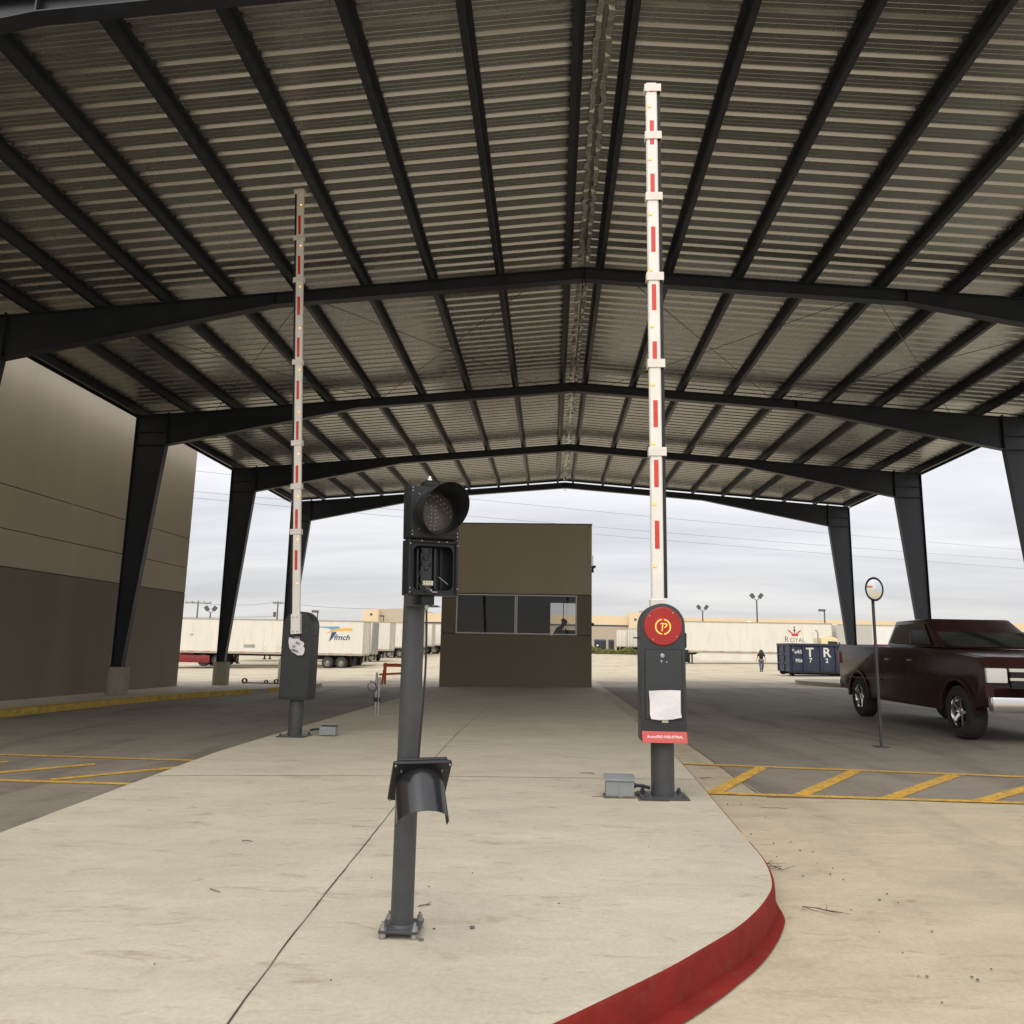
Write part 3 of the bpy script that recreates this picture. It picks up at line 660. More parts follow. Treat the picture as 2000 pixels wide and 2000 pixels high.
# local frame: faces -Y, turned by 180 degrees
H = dict(pel=(0, 0, 0.92), bel=(0, -0.01, 1.05), che=(0, 0, 1.25), nk=(0, 0, 1.42), hd=(0, -0.01, 1.5))
vs = [(0, 0, 0.92, 0.125), (0, -0.01, 1.06, 0.105), (0, 0, 1.25, (0.145, 0.10)), (0, 0, 1.38, 0.09), (0, -0.005, 1.45, 0.05), (0, -0.01, 1.50, 0.05)]
ed = [(0,1),(1,2),(2,3),(3,4),(4,5)]
for sx, st in ((-1, 0.16), (1, -0.14)):
    i = len(vs)
    vs += [(sx*0.085, 0, 0.86, 0.092), (sx*0.09, -0.10*(1 if st > 0 else -0.7), 0.50, 0.058), (sx*0.085, -st, 0.10, 0.036), (sx*0.09, -st-0.13, 0.035, 0.032)]
    ed += [(0, i), (i, i+1), (i+1, i+2), (i+2, i+3)]
    j = len(vs)
    vs += [(sx*0.17, 0, 1.36, 0.052), (sx*0.235, 0.03, 1.12, 0.040), (sx*0.30, -0.03, 0.90, 0.026)]
    ed += [(3, j), (j, j+1), (j+1, j+2)]
    hand_chains(sx*0.30, -0.03, 0.90, (sx*0.15, -0.1, -1), (0, 1, 0), vs, ed, j+2)
body = skin(vs, ed, None, 'body', pw, M_skin)
b = MB(); head_mesh(b, (0, -0.015, 1.60)); b.build('head', M_skin, pw)
skin([(0, 0, 0.93, 0.152), (0, -0.01, 1.08, 0.13), (0, 0, 1.25, (0.165, 0.12)), (0, 0, 1.39, 0.10), (-0.18, 0, 1.35, 0.065), (-0.235, 0.03, 1.17, 0.056), (0.18, 0, 1.35, 0.065), (0.235, 0.03, 1.17, 0.056)], [(0,1),(1,2),(2,3),(3,4),(4,5),(3,6),(6,7)], None, 'black_top', pw, M_tee)
skin([(0, 0, 0.93, 0.14), (-0.085, 0, 0.85, 0.107), (-0.09, -0.07*-0.7-0.0, 0.50, 0.074), (-0.085, -0.16, 0.12, 0.058), (0.085, 0, 0.85, 0.107), (0.09, 0.06, 0.50, 0.074), (0.085, 0.14, 0.12, 0.058)], [(0,1),(1,2),(2,3),(0,4),(4,5),(5,6)], None, 'jeans', pw, M_jean)
skin([(0, 0.0, 1.70, 0.09), (0, 0.03, 1.62, 0.13), (0, 0.075, 1.50, (0.175, 0.13)), (0, 0.11, 1.34, (0.20, 0.13)), (0, 0.12, 1.18, (0.15, 0.1)), (0, 0.11, 1.08, 0.05)], [(0,1),(1,2),(2,3),(3,4),(4,5)], None, 'hair', pw, M_hair)
for sx, st in ((-1, 0.16), (1, -0.14)):
    b = MB(); b.tube([(sx*0.088, -st+0.06, 0.045), (sx*0.088, -st-0.03, 0.055), (sx*0.09, -st-0.12, 0.04), (sx*0.09, -st-0.17, 0.03)], [0.035, 0.042, 0.04, 0.02], 10); b.build('shoe', M_shoe, pw)

# guard leaning on the counter inside the booth (faces +X, head bowed on one hand)
pg = thing('person', (0.10, 28.75, 0.6), 'guard in dark clothes and cap leaning on one hand behind the right window pane', 'person', rz=R(90))
vs = [(0, 0, 0.90, 0.14), (0, -0.06, 1.06, 0.13), (0, -0.14, 1.26, (0.17, 0.12)), (0, -0.22, 1.40, 0.10), (0, -0.28, 1.47, 0.058), (0, -0.31, 1.52, 0.055)]
ed = [(0,1),(1,2),(2,3),(3,4),(4,5)]
for sx in (-1, 1):
    i = len(vs); vs += [(sx*0.10, 0.02, 0.84, 0.10), (sx*0.11, 0, 0.47, 0.065), (sx*0.11, 0.04, 0.09, 0.045), (sx*0.12, -0.12, 0.04, 0.04)]; ed += [(0, i), (i, i+1), (i+1, i+2), (i+2, i+3)]
j = len(vs); vs += [(-0.19, -0.20, 1.38, 0.06), (-0.22, -0.36, 1.12, 0.046), (-0.15, -0.46, 1.04, 0.042), (-0.06, -0.42, 1.33, 0.030)]; ed += [(3, j), (j, j+1), (j+1, j+2), (j+2, j+3)]
hand_chains(-0.06, -0.42, 1.33, (0.05, 0.1, 1), (1, 0, 0), vs, ed, j+3)
j = len(vs); vs += [(0.19, -0.20, 1.38, 0.06), (0.25, -0.28, 1.12, 0.046), (0.12, -0.50, 1.05, 0.030)]; ed += [(3, j), (j, j+1), (j+1, j+2)]
hand_chains(0.12, -0.50, 1.05, (-0.6, -0.8, 0), (0.8, -0.6, 0), vs, ed, j+2)
skin(vs, ed, None, 'body', pg, M_skin)
b = MB(); head_mesh(b, (0, -0.36, 1.61), 1.1, Matrix.Rotation(R(22), 4, 'X')); b.build('head', M_skin, pg)
skin([(0, 0, 0.92, 0.165), (0, -0.06, 1.06, 0.155), (0, -0.14, 1.26, (0.19, 0.145)), (0, -0.21, 1.41, 0.115), (-0.19, -0.20, 1.38, 0.075), (-0.22, -0.33, 1.16, 0.062), (0.19, -0.20, 1.38, 0.075), (0.25, -0.27, 1.15, 0.062)], [(0,1),(1,2),(2,3),(3,4),(4,5),(3,6),(6,7)], None, 'dark_shirt', pg, M_tee)
skin([(0, 0, 0.92, 0.155), (-0.10, 0.02, 0.83, 0.115), (-0.11, 0, 0.47, 0.08), (-0.11, 0.04, 0.11, 0.065), (0.10, 0.02, 0.83, 0.115), (0.11, 0, 0.47, 0.08), (0.11, 0.04, 0.11, 0.065)], [(0,1),(1,2),(2,3),(0,4),(4,5),(5,6)], None, 'trousers', pg, M_tee)
b = MB(); Mc = Matrix.Translation((0, -0.355, 1.66)) @ Matrix.Rotation(R(22), 4, 'X')
b.lathe([(0.098, -0.02), (0.10, 0.02), (0.09, 0.065), (0.06, 0.095), (0, 0.105)], 18, Mc @ Matrix.Diagonal((0.97, 1.15, 1, 1)))
b.M = Mc; b.prism([(-0.075, -0.09), (0.075, -0.09), (0.06, -0.18), (0, -0.20), (-0.06, -0.18)], 'z', -0.012, 0.0); b.build('cap', M_tee, pg)

# ================================================================ TRAFFIC SIGNAL ON ITS POLE
PX, PYY = -0.634, 3.605
pz = gz(PX, PYY)+0.15
sg = thing('traffic_signal', (PX, PYY, pz), 'dark grey pole with a two section black signal head, lower section open', 'traffic signal')
b = MB(); b.cyl((0, 0, 0.034), (0, 0, 1.80), 0.0495, n=48); b.build('pole', M_pole, sg)
b = MB(); b.lathe([(0.0495, 0.034), (0.056, 0.034), (0.0505, 0.044)], 40); b.build('weld_bead', M_pole, sg)
b = MB(); b.prism([(-0.085, -0.085), (0.085, -0.085), (0.085, 0.085), (-0.085, 0.085)], 'z', 0.022, 0.034); b.build('base_plate', M_pole, sg, bevel=0.003)
for dx in (-1, 1):
    for dy in (-1, 1):
        b = MB(); x, y = dx*0.068, dy*0.068
        b.cyl((x, y, -0.01), (x, y, 0.066), 0.0065, n=10); b.cyl((x, y, 0.034), (x, y, 0.038), 0.017, n=20); b.cyl((x, y, 0.0381), (x, y, 0.052), 0.0125, n=6); b.cyl((x, y, 0.003), (x, y, 0.0215), 0.0165, n=20)
        b.build('anchor_bolt', M_bolt, sg)
YAW = R(31)
hx, hy, hz = -0.533-PX, 3.475-PYY, 1.565-pz
HM = Matrix.Translation((hx, hy, hz)) @ Matrix.Rotation(R(-1.3), 4, 'Y') @ Matrix.Rotation(YAW, 4, 'Z')   # local: front = -y, x right, z up from housing bottom
W2, DEP, HH = 0.121, 0.062, 0.247
def hmb():
    b = MB(); b.M = HM.copy(); return b
# upper section housing with its door closed
b = hmb(); b.box(-W2, W2, -0.01, DEP, HH+0.004, 2*HH); b.build('upper_housing', M_black, sg, bevel=0.008)
b = hmb()
ring = circle(0, HH+0.125, 0.100, 40)
b.box(-W2+0.003, W2-0.003, -0.026, -0.0105, HH+0.008, 2*HH-0.004)
dr = b.build('upper_door', M_black, sg, bevel=0.005)
b = hmb(); b.lathe([(0.100, -0.0), (0.106, 0.006), (0.100, 0.014), (0.088, 0.014), (0.086, 0.004)], 48, Matrix.Translation((0, -0.027, HH+0.125)) @ Matrix.Rotation(R(90), 4, 'X')); b.build('lens_ring', M_black, sg)
b = hmb(); b.lathe([(0.0, 0.016), (0.045, 0.012), (0.088, 0.002)], 40, Matrix.Translation((0, -0.028, HH+0.125)) @ Matrix.Rotation(R(90), 4, 'X')); lens = b.build('lens', M_lens, sg)
b = hmb()
dots = [(545, 580+43*k) for k in range(7)] + [(588, 582+43*k) for k in range(7)] + [(575,470),(535,510),(495,545),(458,580),(573,412),(535,450),(497,485),(607,515),(645,555),(680,597),(717,638),(752,680),(612,455),(645,495),(683,537),(717,580),(752,620),(518,700),(612,703)]
for u, v_ in dots:
    x = (u-600)/2507/0.86; z = -(v_-640)/2507
    if math.hypot(x, z) > 0.087: continue
    rr_ = math.hypot(x, z); d = 0.016-0.014*(rr_/0.088)**1.5
    b = hmb(); b.lathe([(0.0027, 0), (0.0019, 0.0018), (0, 0.002)], 6, Matrix.Translation((x, -0.0282-d, HH+0.125+z)) @ Matrix.Rotation(R(90), 4, 'X')); b.build('led_dot', M_dot, lens)
# visor: tunnel cut back underneath
def visor(mb, r, Lt, Lb, y0, zc, n=44, th=0.0025, a0=-180, a1=180, flare=0.0):
    rows = []
    for i in range(n+1):
        a = R(a0+(a1-a0)*i/n); c = (1+math.cos(a))/2; ln = Lb+(Lt-Lb)*(c**0.75)
        rows.append([(math.sin(a)*(r+dr_), -y0-l_, zc+math.cos(a)*(r+dr_)) for dr_, l_ in ((0, 0), (flare, ln), (flare-th, ln), (-th, 0))])
    vv = [[mb.v(p) for p in row] for row in rows]
    for A, B in zip(vv, vv[1:]):
        for k in range(4): mb.bm.faces.new((A[k], A[(k+1) % 4], B[(k+1) % 4], B[k]))
    if a1-a0 < 360: mb.bm.faces.new(vv[0]); mb.bm.faces.new(vv[-1][::-1])
b = hmb(); visor(b, 0.103, 0.185, 0.035, 0.030, HH+0.125, flare=0.004); b.build('visor', M_black, sg)
b = hmb()
for x in (-W2+0.012, W2-0.012):
    for z in (HH+0.02, HH+0.035, 2*HH-0.015, 2*HH-0.03):
        b = hmb(); b.box(x-0.0025, x+0.0025, -0.029, -0.0265, z-0.003, z+0.003); b.build('screw', M_bolt, sg)
for a in (45, 135, 225, 315):
    x, z = 0.112*math.cos(R(a)), HH+0.125+0.112*math.sin(R(a)); b = hmb(); b.cyl((x, -0.026, z), (x, -0.030, z), 0.0028, n=8); b.build('screw', M_bolt, sg)
# lower section: open box, its innards in view
b = hmb()
b.box(-W2, W2, DEP-0.006, DEP, 0, HH); b.box(-W2, -W2+0.014, -0.02, DEP-0.0065, 0, HH); b.box(W2-0.014, W2, -0.02, DEP-0.0065, 0, HH); b.box(-W2+0.0145, W2-0.0145, -0.02, DEP-0.0065, 0, 0.012); b.box(-W2+0.0145, W2-0.0145, -0.02, DEP-0.0065, HH-0.014, HH)
lh = b.build('lower_housing', M_black, sg, bevel=0.003, seg=1)
b = hmb()
outer = [(-W2+0.0148, 0.0125), (W2-0.0148, 0.0125), (W2-0.0148, HH-0.0145), (-W2+0.0148, HH-0.0145)]
def rrect(x0, x1, z0_, z1_, r, n=6):
    p = []
    for cx_, cz_, a in ((x1-r, z0_+r, -90), (x1-r, z1_-r, 0), (x0+r, z1_-r, 90), (x0+r, z0_+r, 180)):
        for i in range(n+1): p.append((cx_+r*math.cos(R(a+90*i/n)), cz_+r*math.sin(R(a+90*i/n))))
    return p
inn = rrect(-W2+0.024, W2-0.024, 0.022, HH-0.026, 0.03)
def flange(mb, inner, x0, x1, z0_, z1_, y):          # frame with a rounded opening
    cxm, czm = (x0+x1)/2, (z0_+z1_)/2; o = []
    for u, w_ in inner:
        dx, dz = u-cxm, w_-czm; k = min((x1-cxm)/abs(dx) if dx else 1e9, (z1_-czm)/abs(dz) if dz else 1e9); o.append((cxm+dx*k, czm+dz*k))
    A = [mb.v((u, y, w_)) for u, w_ in inner]; B = [mb.v((u, y, w_)) for u, w_ in o]; n = len(inner)
    C_ = [mb.v((u, y+0.006, w_)) for u, w_ in inner]
    for i in range(n):
        j = (i+1) % n; mb.bm.faces.new((A[i], A[j], B[j], B[i])); mb.bm.faces.new((A[i], C_[i], C_[j], A[j]))
flange(b, inn, -W2+0.0148, W2-0.0148, 0.0125, HH-0.0145, -0.008); b.build('inner_flange', M_black, sg)
b = hmb(); b.box(-0.045, 0.010, 0.030, DEP-0.007, 0.02, HH-0.03); b.box(-0.062, -0.052, 0.036, DEP-0.007, 0.03, HH-0.035); b.box(0.022, 0.034, 0.036, DEP-0.007, 0.03, HH-0.03); b.box(0.055, 0.060, 0.036, DEP-0.007, 0.03, HH-0.03)
b.lathe([(0.017, 0), (0.017, 0.006), (0.010, 0.006), (0.010, 0.001)], 24, Matrix.Translation((-0.018, 0.0298, 0.175)) @ Matrix.Rotation(R(90), 4, 'X'))
b.lathe([(0.010, 0), (0.010, 0.005), (0.004, 0.008), (0, 0.008)], 18, Matrix.Translation((-0.018, 0.0298, 0.122)) @ Matrix.Rotation(R(90), 4, 'X'))
for x, z in ((-0.037, 0.2), (0.002, 0.2), (-0.037, 0.14), (0.002, 0.14)): b.box(x-0.005, x+0.005, 0.024, 0.0298, z-0.008, z+0.008)
b.build('mounting_plate', M_gloss, sg, bevel=0.0015, seg=1)
b = hmb()
for k in range(4):
    x = -0.038+k*0.0125; b.box(x, x+0.010, 0.012, 0.029, 0.045, 0.066); b.cyl((x+0.005, 0.0118, 0.060), (x+0.005, 0.010, 0.060), 0.003, n=8); b.cyl((x+0.005, 0.0118, 0.050), (x+0.005, 0.010, 0.050), 0.003, n=8)
b.build('terminal_block', M_term, sg, bevel=0.001, seg=1)
b = hmb(); b.tube([(-0.030, 0.014, 0.046), (-0.026, 0.006, 0.034), (-0.012, 0.002, 0.024)], 0.0016, 6); b.build('green_wire', M_green, sg)
b = hmb(); b.tube([(-0.018, 0.014, 0.046), (-0.016, 0.006, 0.034), (-0.008, 0.002, 0.024)], 0.0016, 6); b.build('red_wire', M_copper, sg)
b = hmb(); b.tube([(-0.03, 0.02, 0.17), (-0.05, 0.0, 0.12), (-0.075, -0.006, 0.07), (-0.06, -0.012, 0.03), (-0.03, -0.016, 0.016), (-0.008, -0.016, 0.014)], 0.0022, 8); b.build('loose_wire', M_rub, sg)
b = hmb(); b.tube([(0.035, 0.01, 0.085), (0.075, 0.0, 0.052)], 0.0016, 6); b.build('metal_clip', M_bolt, sg)
b = hmb(); b.box(-0.022, 0.018, -0.016, -0.006, 0.0125, 0.0165); b.cyl((-0.010, -0.012, 0.018), (-0.010, -0.012, 0.026), 0.005, n=8)
for x, z in ((-0.06, HH-0.006), (0.06, HH-0.006), (0.02, HH-0.008), (-W2+0.007, 0.03), (-W2+0.007, 0.012), (-W2+0.007, HH-0.02), (W2-0.007, 0.03), (W2-0.007, HH-0.02)): c2_ = hmb(); c2_.cyl((x, -0.02, z), (x, -0.0225, z), 0.003, n=10); c2_.build('screw', M_bolt, sg)
b.build('wire_clamp', M_bolt, sg)
# brackets, cable gland and top fitting
b = hmb(); b.box(-0.045, 0.025, 0.0, 0.05, 2*HH+0.0005, 2*HH+0.024); b.box(-0.035, 0.015, 0.005, 0.045, 2*HH+0.0245, 2*HH+0.032); b.build('top_cap', M_black, sg, bevel=0.003)
b = hmb(); b.cyl((-0.008, 0.025, 2*HH+0.0325), (-0.008, 0.025, 2*HH+0.042), 0.010, n=12); b.cyl((-0.008, 0.025, 2*HH+0.0421), (-0.008, 0.025, 2*HH+0.054), 0.006, n=12); b.build('cable_gland', M_white, sg)
b = hmb(); b.box(-0.05, 0.012, 0.0, 0.05, -0.042, -0.0005); b.build('bottom_cap', M_black, sg, bevel=0.003)
b = hmb(); b.cyl((-0.018, 0.02, -0.0425), (-0.018, 0.02, -0.055), 0.011, n=12); b.cyl((-0.018, 0.02, -0.0551), (-0.018, 0.02, -0.063), 0.008, n=12); b.build('cable_gland', M_bolt, sg)
b = MB(); b.box(-0.03, 0.12, -0.09, 0.0, hz-0.046, hz-0.041); b.build('bottom_bracket', M_pole, sg, bevel=0.002, seg=1)
b = MB(); b.box(-0.02, 0.11, -0.075, 0.0, hz+2*HH-0.07, hz+2*HH-0.03); b.build('top_bracket', M_pole, sg, bevel=0.002, seg=1)

# the door of the lower section, hanging by its cable
dc = Vector((-0.546, 3.40, 0.780))
gw = HM @ Vector((-0.018, 0.02, -0.063)); gw = gw+Vector((PX, PYY, pz))
b = MB(); top = dc+Vector((-0.01, 0.03, 0.085))
pts = []
for i in range(15):
    t = i/14; p = gw.lerp(top, t); p.x += 0.010*math.sin(t*math.pi*1.2)*(1-t*0.4); pts.append(p)
b.tube([p-gw for p in pts], 0.0048, 10)
cb_ = b.build('signal_cable', M_rub); cb_.location = gw; tag(cb_, 'thin black cable hanging straight down from the open signal head to its loose door', 'cable')
hd = thing('signal_door', dc, 'loose black signal door with curved visor, hanging by a cable against the pole', 'signal door')
nrm = Vector((0.22, -0.68, -0.70)).normalized(); xa = Vector((0.95, 0.30, 0.0)); xa = (xa-nrm*xa.dot(nrm)).normalized(); za = xa.cross(-nrm)*1
if za.z < 0: za = -za
DM = Matrix((xa, -nrm, za)).transposed().to_4x4()     # local -y = face normal, z = up on the door
def dmb():
    b = MB(); b.M = DM.copy(); return b
b = dmb(); b.prism(rrect(-0.122, 0.122, -0.122, 0.122, 0.012), 'y', 0.0, 0.016); b.prism(rrect(-0.105, 0.105, 0.05, 0.123, 0.01), 'y', 0.0165, 0.03); b.build('door_plate', M_black, hd, bevel=0.003)
b = dmb(); b.lathe([(0.0, 0.012), (0.05, 0.009), (0.09, 0.001)], 32, Matrix.Translation((0, -0.001, -0.01)) @ Matrix.Rotation(R(90), 4, 'X')); b.build('lens', M_lens, hd)
b = dmb(); visor(b, 0.103, 0.20, 0.16, 0.001, -0.012, a0=-105, a1=105, flare=0.003); b.build('visor', M_gloss, hd)
b = dmb()
for x, z in ((-0.112, 0.112), (0.112, 0.112), (-0.085, 0.075), (0.085, 0.075), (-0.112, -0.112)): b.cyl((x, 0.002, z), (x, -0.006, z), 0.0045, n=10)
b.build('screws', M_bolt, hd)

# ================================================================ BARRIER GATES
def gate(loc, rz, label, clamps, leds, reds, lean, length_top, zb, redpanel, wd=0.19, dep=0.135, lift=0.0, top=1.735):
    """local: cabinet centred on the origin, front (-y); zb = ground height; arm heights are world z"""
    t = thing('barrier_gate', loc, label, 'barrier gate', 'raised barrier gates on the island', rz)
    Z = lambda z: z-zb
    b = MB(); b.cyl((0, 0, 0.012), (0, 0, Z(0.60+lift)), 0.098, n=48); b.build('post', M_pole, t)
    b = MB(); b.box(-0.20, 0.20, -0.18, 0.18, 0.002, 0.016); b.build('base_plate', M_pole, t, bevel=0.003)
    if redpanel:
        b = MB(); b.prism([(-0.225, -0.205), (0.10, -0.215), (0.232, -0.20), (0.225, 0.19), (-0.22, 0.20)], 'z', -0.01, 0.0015); b.build('grout_pad', mat('mortar', (0.13, 0.10, 0.07), 0.9, var=0.3, vscale=12), t)
    for x in (-0.155, 0.155):
        for y in (-0.135, 0.135):
            b = MB(); b.cyl((x, y, 0.016), (x, y, 0.022), 0.024, n=16); b.cyl((x, y, 0.0221), (x, y, 0.042), 0.018, n=6); b.cyl((x, y, 0.042), (x, y, 0.055), 0.010, n=10); b.build('anchor_bolt', M_pole, t)
    zb0, ztop = Z(0.58+lift), Z(top+lift); rad = wd; zc_ = ztop-rad
    prof = [(-wd, zb0), (wd, zb0)] + [(rad*math.cos(R(a)), zc_+rad*math.sin(R(a))) for a in range(0, 181, 9)]
    b = MB(); b.prism(prof, 'y', -dep, dep); cab = b.build('cabinet', M_cab, t, bevel=0.010)
    b = MB(); b.prism([(x*0.94, zc_+(z-zc_)*0.965+0.004) for x, z in prof], 'y', dep, dep+0.004); b.build('rear_panel', M_cab, t, bevel=0.0015, seg=1)
    # front: door, lock, disc with the lit P
    b = MB(); b.prism(rrect(-0.158, 0.158, zb0+0.18, zb0+0.765, 0.004, 3), 'y', -dep, -dep-0.0015); b.build('door_gap', M_void, t)
    b = MB(); b.prism(rrect(-0.153, 0.153, zb0+0.185, zb0+0.76, 0.004, 3), 'y', -dep-0.0016, -dep-0.006); dr_ = b.build('door', M_cab, t, bevel=0.0015, seg=1)
    b = MB(); b.lathe([(0.019, 0), (0.019, 0.004), (0.014, 0.008), (0, 0.008)], 20, Matrix.Translation((-0.008, -dep-0.006, zb0+0.71)) @ Matrix.Rotation(R(90), 4, 'X')); b.build('lock', M_bolt, dr_)
    b = MB(); b.box(-0.022, -0.008, -dep-0.0075, -dep-0.0061, zb0+0.668, zb0+0.672); b.box(-0.018, -0.012, -dep-0.0075, -dep-0.0061, zb0+0.655, zb0+0.664); b.box(0.024, 0.032, -dep-0.0075, -dep-0.0061, zb0+0.656, zb0+0.662); b.build('lock_marks', M_dot, dr_)
    b = MB(); b.lathe([(0.162, 0), (0.162, 0.010), (0.157, 0.014), (0, 0.014)], 64, Matrix.Translation((0, -dep, zc_-0.005)) @ Matrix.Rotation(R(90), 4, 'X')); dk = b.build('red_disc', M_disc, t)
    yd = -dep-0.0145
    b = MB()
    for a in (35, 125, 215, 305): b.cyl((0.143*math.cos(R(a+18)), yd, zc_-0.005+0.143*math.sin(R(a+18))), (0.143*math.cos(R(a+18)), yd-0.003, zc_-0.005+0.143*math.sin(R(a+18))), 0.006, n=12)
    b.build('disc_screws', M_bolt, dk)
    b = MB(); cz_ = zc_-0.010
    for a0, a1 in ((-82, 82), (98, 262)):
        n = 28; o_ = [(0.067*math.cos(R(a0+(a1-a0)*i/n)), cz_+0.067*math.sin(R(a0+(a1-a0)*i/n))) for i in range(n+1)]; i_ = [(0.058*math.cos(R(a0+(a1-a0)*i/n)), cz_+0.058*math.sin(R(a0+(a1-a0)*i/n))) for i in range(n+1)]
        for k in range(n): b.prism([o_[k], o_[k+1], i_[k+1], i_[k]], 'y', yd, yd-0.002)
    P1 = [(-0.011, -0.038), (-0.005, -0.036), (0.002, 0.018), (-0.007, 0.018)]
    b.prism([(x, cz_+z) for x, z in P1], 'y', yd, yd-0.002)
    bowl = [(-0.020, 0.026), (-0.018, 0.031), (0.020, 0.031), (0.036, 0.024), (0.038, 0.012), (0.028, -0.002), (0.012, -0.010), (0.009, -0.006), (0.021, 0.002), (0.028, 0.012), (0.026, 0.019), (0.016, 0.023), (-0.018, 0.0225)]
    b.prism([(x, cz_+z) for x, z in bowl], 'y', yd, yd-0.0018); b.build('lit_emblem', M_plogo, dk)
    if redpanel:
        b = MB(); b.prism([(-dep-0.001, zb0+0.088), (-dep-0.045, zb0-0.004), (-dep-0.001, zb0-0.004)], 'x', -wd+0.004, wd-0.002); rp_ = b.build('name_plate', M_redpl, t, bevel=0.002, seg=1)
        ang = math.atan2(0.044, 0.092)
        Mt = Matrix.Translation((0.004, -dep-0.0232, zb0+0.043)) @ Matrix.Rotation(R(90)-ang, 4, 'X')
        text('lettering', 'AccessPRO INDUSTRIAL', 0.032, M_white, rp_, Mt, 0.0006, 0.0, sx=0.88)
        b = MB(); b.box(wd, wd+0.018, -0.09, -0.02, Z(1.36), Z(1.48)); b.lathe([(0.03, 0), (0.03, 0.03), (0, 0.03)], 16, Matrix.Translation((wd, 0.0, Z(1.46))) @ Matrix.Rotation(R(90), 4, 'Y')); b.build('side_sensor', M_black, t, bevel=0.003)
        b = MB(); b.box(wd, wd+0.03, -0.105, -0.03, Z(1.24), Z(1.345)); b.build('photocell', M_black, t, bevel=0.003)
    b = MB(); b.tube([(-wd-0.045, 0.02, Z(1.44)), (-wd, 0.02, Z(1.44))], 0.006, 8); b.build('side_pin', M_black, t)
    b = MB()
    for x in (-0.145, 0.1): b.cyl((x, dep+0.004, Z(1.55+lift)), (x, dep+0.007, Z(1.55+lift)), 0.005, n=10)
    b.build('rear_screws', M_bolt, t)
    # the arm: white octagonal profile with a black rubber edge on +x, standing behind the cabinet
    ya = dep+0.036; w2, h2 = 0.056, 0.030; piv = Matrix.Translation((0, 0, Z(1.6+lift))) @ Matrix.Rotation(lean, 4, 'Y') @ Matrix.Translation((0, 0, -Z(1.6+lift)))
    def amb():
        b = MB(); b.M = piv.copy(); return b
    c = 0.012; sec = [(-w2+c, ya-h2), (w2-c, ya-h2), (w2, ya-h2+c), (w2, ya+h2-c), (w2-c, ya+h2), (-w2+c, ya+h2), (-w2, ya+h2-c), (-w2, ya-h2+c)]
    zt_ = Z(length_top)
    b = amb(); b.prism(sec, 'z', Z(1.76+lift), zt_); arm = b.build('arm', M_arm, t)
    b = amb(); b.box(w2+0.0005, w2+0.032, ya-0.014, ya+0.014, Z(1.80+lift), zt_-0.01); b.build('rubber_edge', M_rub, arm)
    b = amb(); b.box(-w2-0.012, w2+0.012, ya-h2-0.008, ya+h2+0.010, Z(1.50+lift), Z(1.785+lift))
    b.build('arm_holder', M_arm if not redpanel else M_clamp, t, bevel=0.004, seg=1)
    yf = ya+h2; sgn = 1
    b = amb()
    for x in (-0.03, 0.03):
        for z in (1.535, 1.735): b.cyl((x, ya+h2+0.010, Z(z+lift)), (x, ya+h2+0.018, Z(z+lift)), 0.010, n=6)
    b.build('holder_bolts', M_bolt, t)
    for z in clamps:
        b = amb(); z = Z(z); hh = 0.042
        b.box(-w2-0.014, w2+0.040, ya-h2-0.010, ya-h2-0.002, z-hh, z+hh); b.box(-w2-0.014, w2+0.040, ya+h2+0.002, ya+h2+0.010, z-hh, z+hh)
        b.box(-w2-0.014, -w2-0.004, ya-h2-0.002, ya+h2+0.002, z-hh, z+hh); b.box(w2+0.033, w2+0.040, ya-h2-0.002, ya+h2+0.002, z-hh, z+hh)
        b.build('clamp', M_clamp, arm, bevel=0.003, seg=1)
    for face in (-1, 1):
        y = ya+face*h2
        for z0_, z1_ in reds:
            b = amb(); b.box(-0.021, 0.021, min(y, y+face*0.0015), max(y, y+face*0.0015), Z(z0_), Z(z1_)); b.build('red_strip', M_reds, arm, smooth=False)
        for z in leds:
            b = amb(); Mr = Matrix.Translation((-0.024, y+face*0.002, Z(z))) @ Matrix.Rotation(R(90)*(-face), 4, 'X')
            b.lathe([(0.017, -0.002), (0.015, 0.003), (0.012, 0.004)], 16, Mr); rg = b.build('led_halo', M_ledr, arm)
            b = amb(); b.lathe([(0.012, 0.002), (0.009, 0.008), (0, 0.010)], 14, Mr); b.build('led', M_led, arm)
    return t
def pairs(a): return [(min(a[i], a[i+1]), max(a[i], a[i+1])) for i in range(0, len(a), 2)]
zR = gz(0.955, 6.95)+0.15
gate((0.955, 6.955, zR), 0.0, 'charcoal barrier gate with red lit disc and raised white arm, right of the pole', [6.967-0.04, 6.398, 5.733, 4.891, 4.01, 3.151], [6.719, 6.132, 5.541, 4.958, 4.379, 3.801, 3.228, 2.658, 2.088],
     pairs([6.925, 6.88, 6.562, 6.296, 5.977, 5.713, 5.412, 5.145, 4.809, 4.544, 4.229, 3.967, 3.647, 3.385, 3.073, 2.814, 2.502, 2.243]), 0.0, 6.985, zR, True)
zL = gz(-3.63, 11.4)+0.15
gate((-3.625, 11.30, zL), math.pi-0.10, 'charcoal barrier gate seen from behind, arm raised, torn paper taped on it', [8.385, 7.593, 6.886, 5.546, 4.275, 3.613, 2.936], [8.145, 7.449, 6.761, 6.082, 5.414, 4.756, 4.101, 3.457, 2.819, 2.182],
     pairs([7.965, 7.649, 7.281, 6.972, 6.605, 6.302, 5.933, 5.623, 5.244, 4.95, 4.606, 4.32, 3.929, 3.663, 3.268, 2.977, 2.664, 2.375]), 0.058, 8.42, zL, False, wd=0.215, dep=0.15, lift=-0.04, top=1.825)

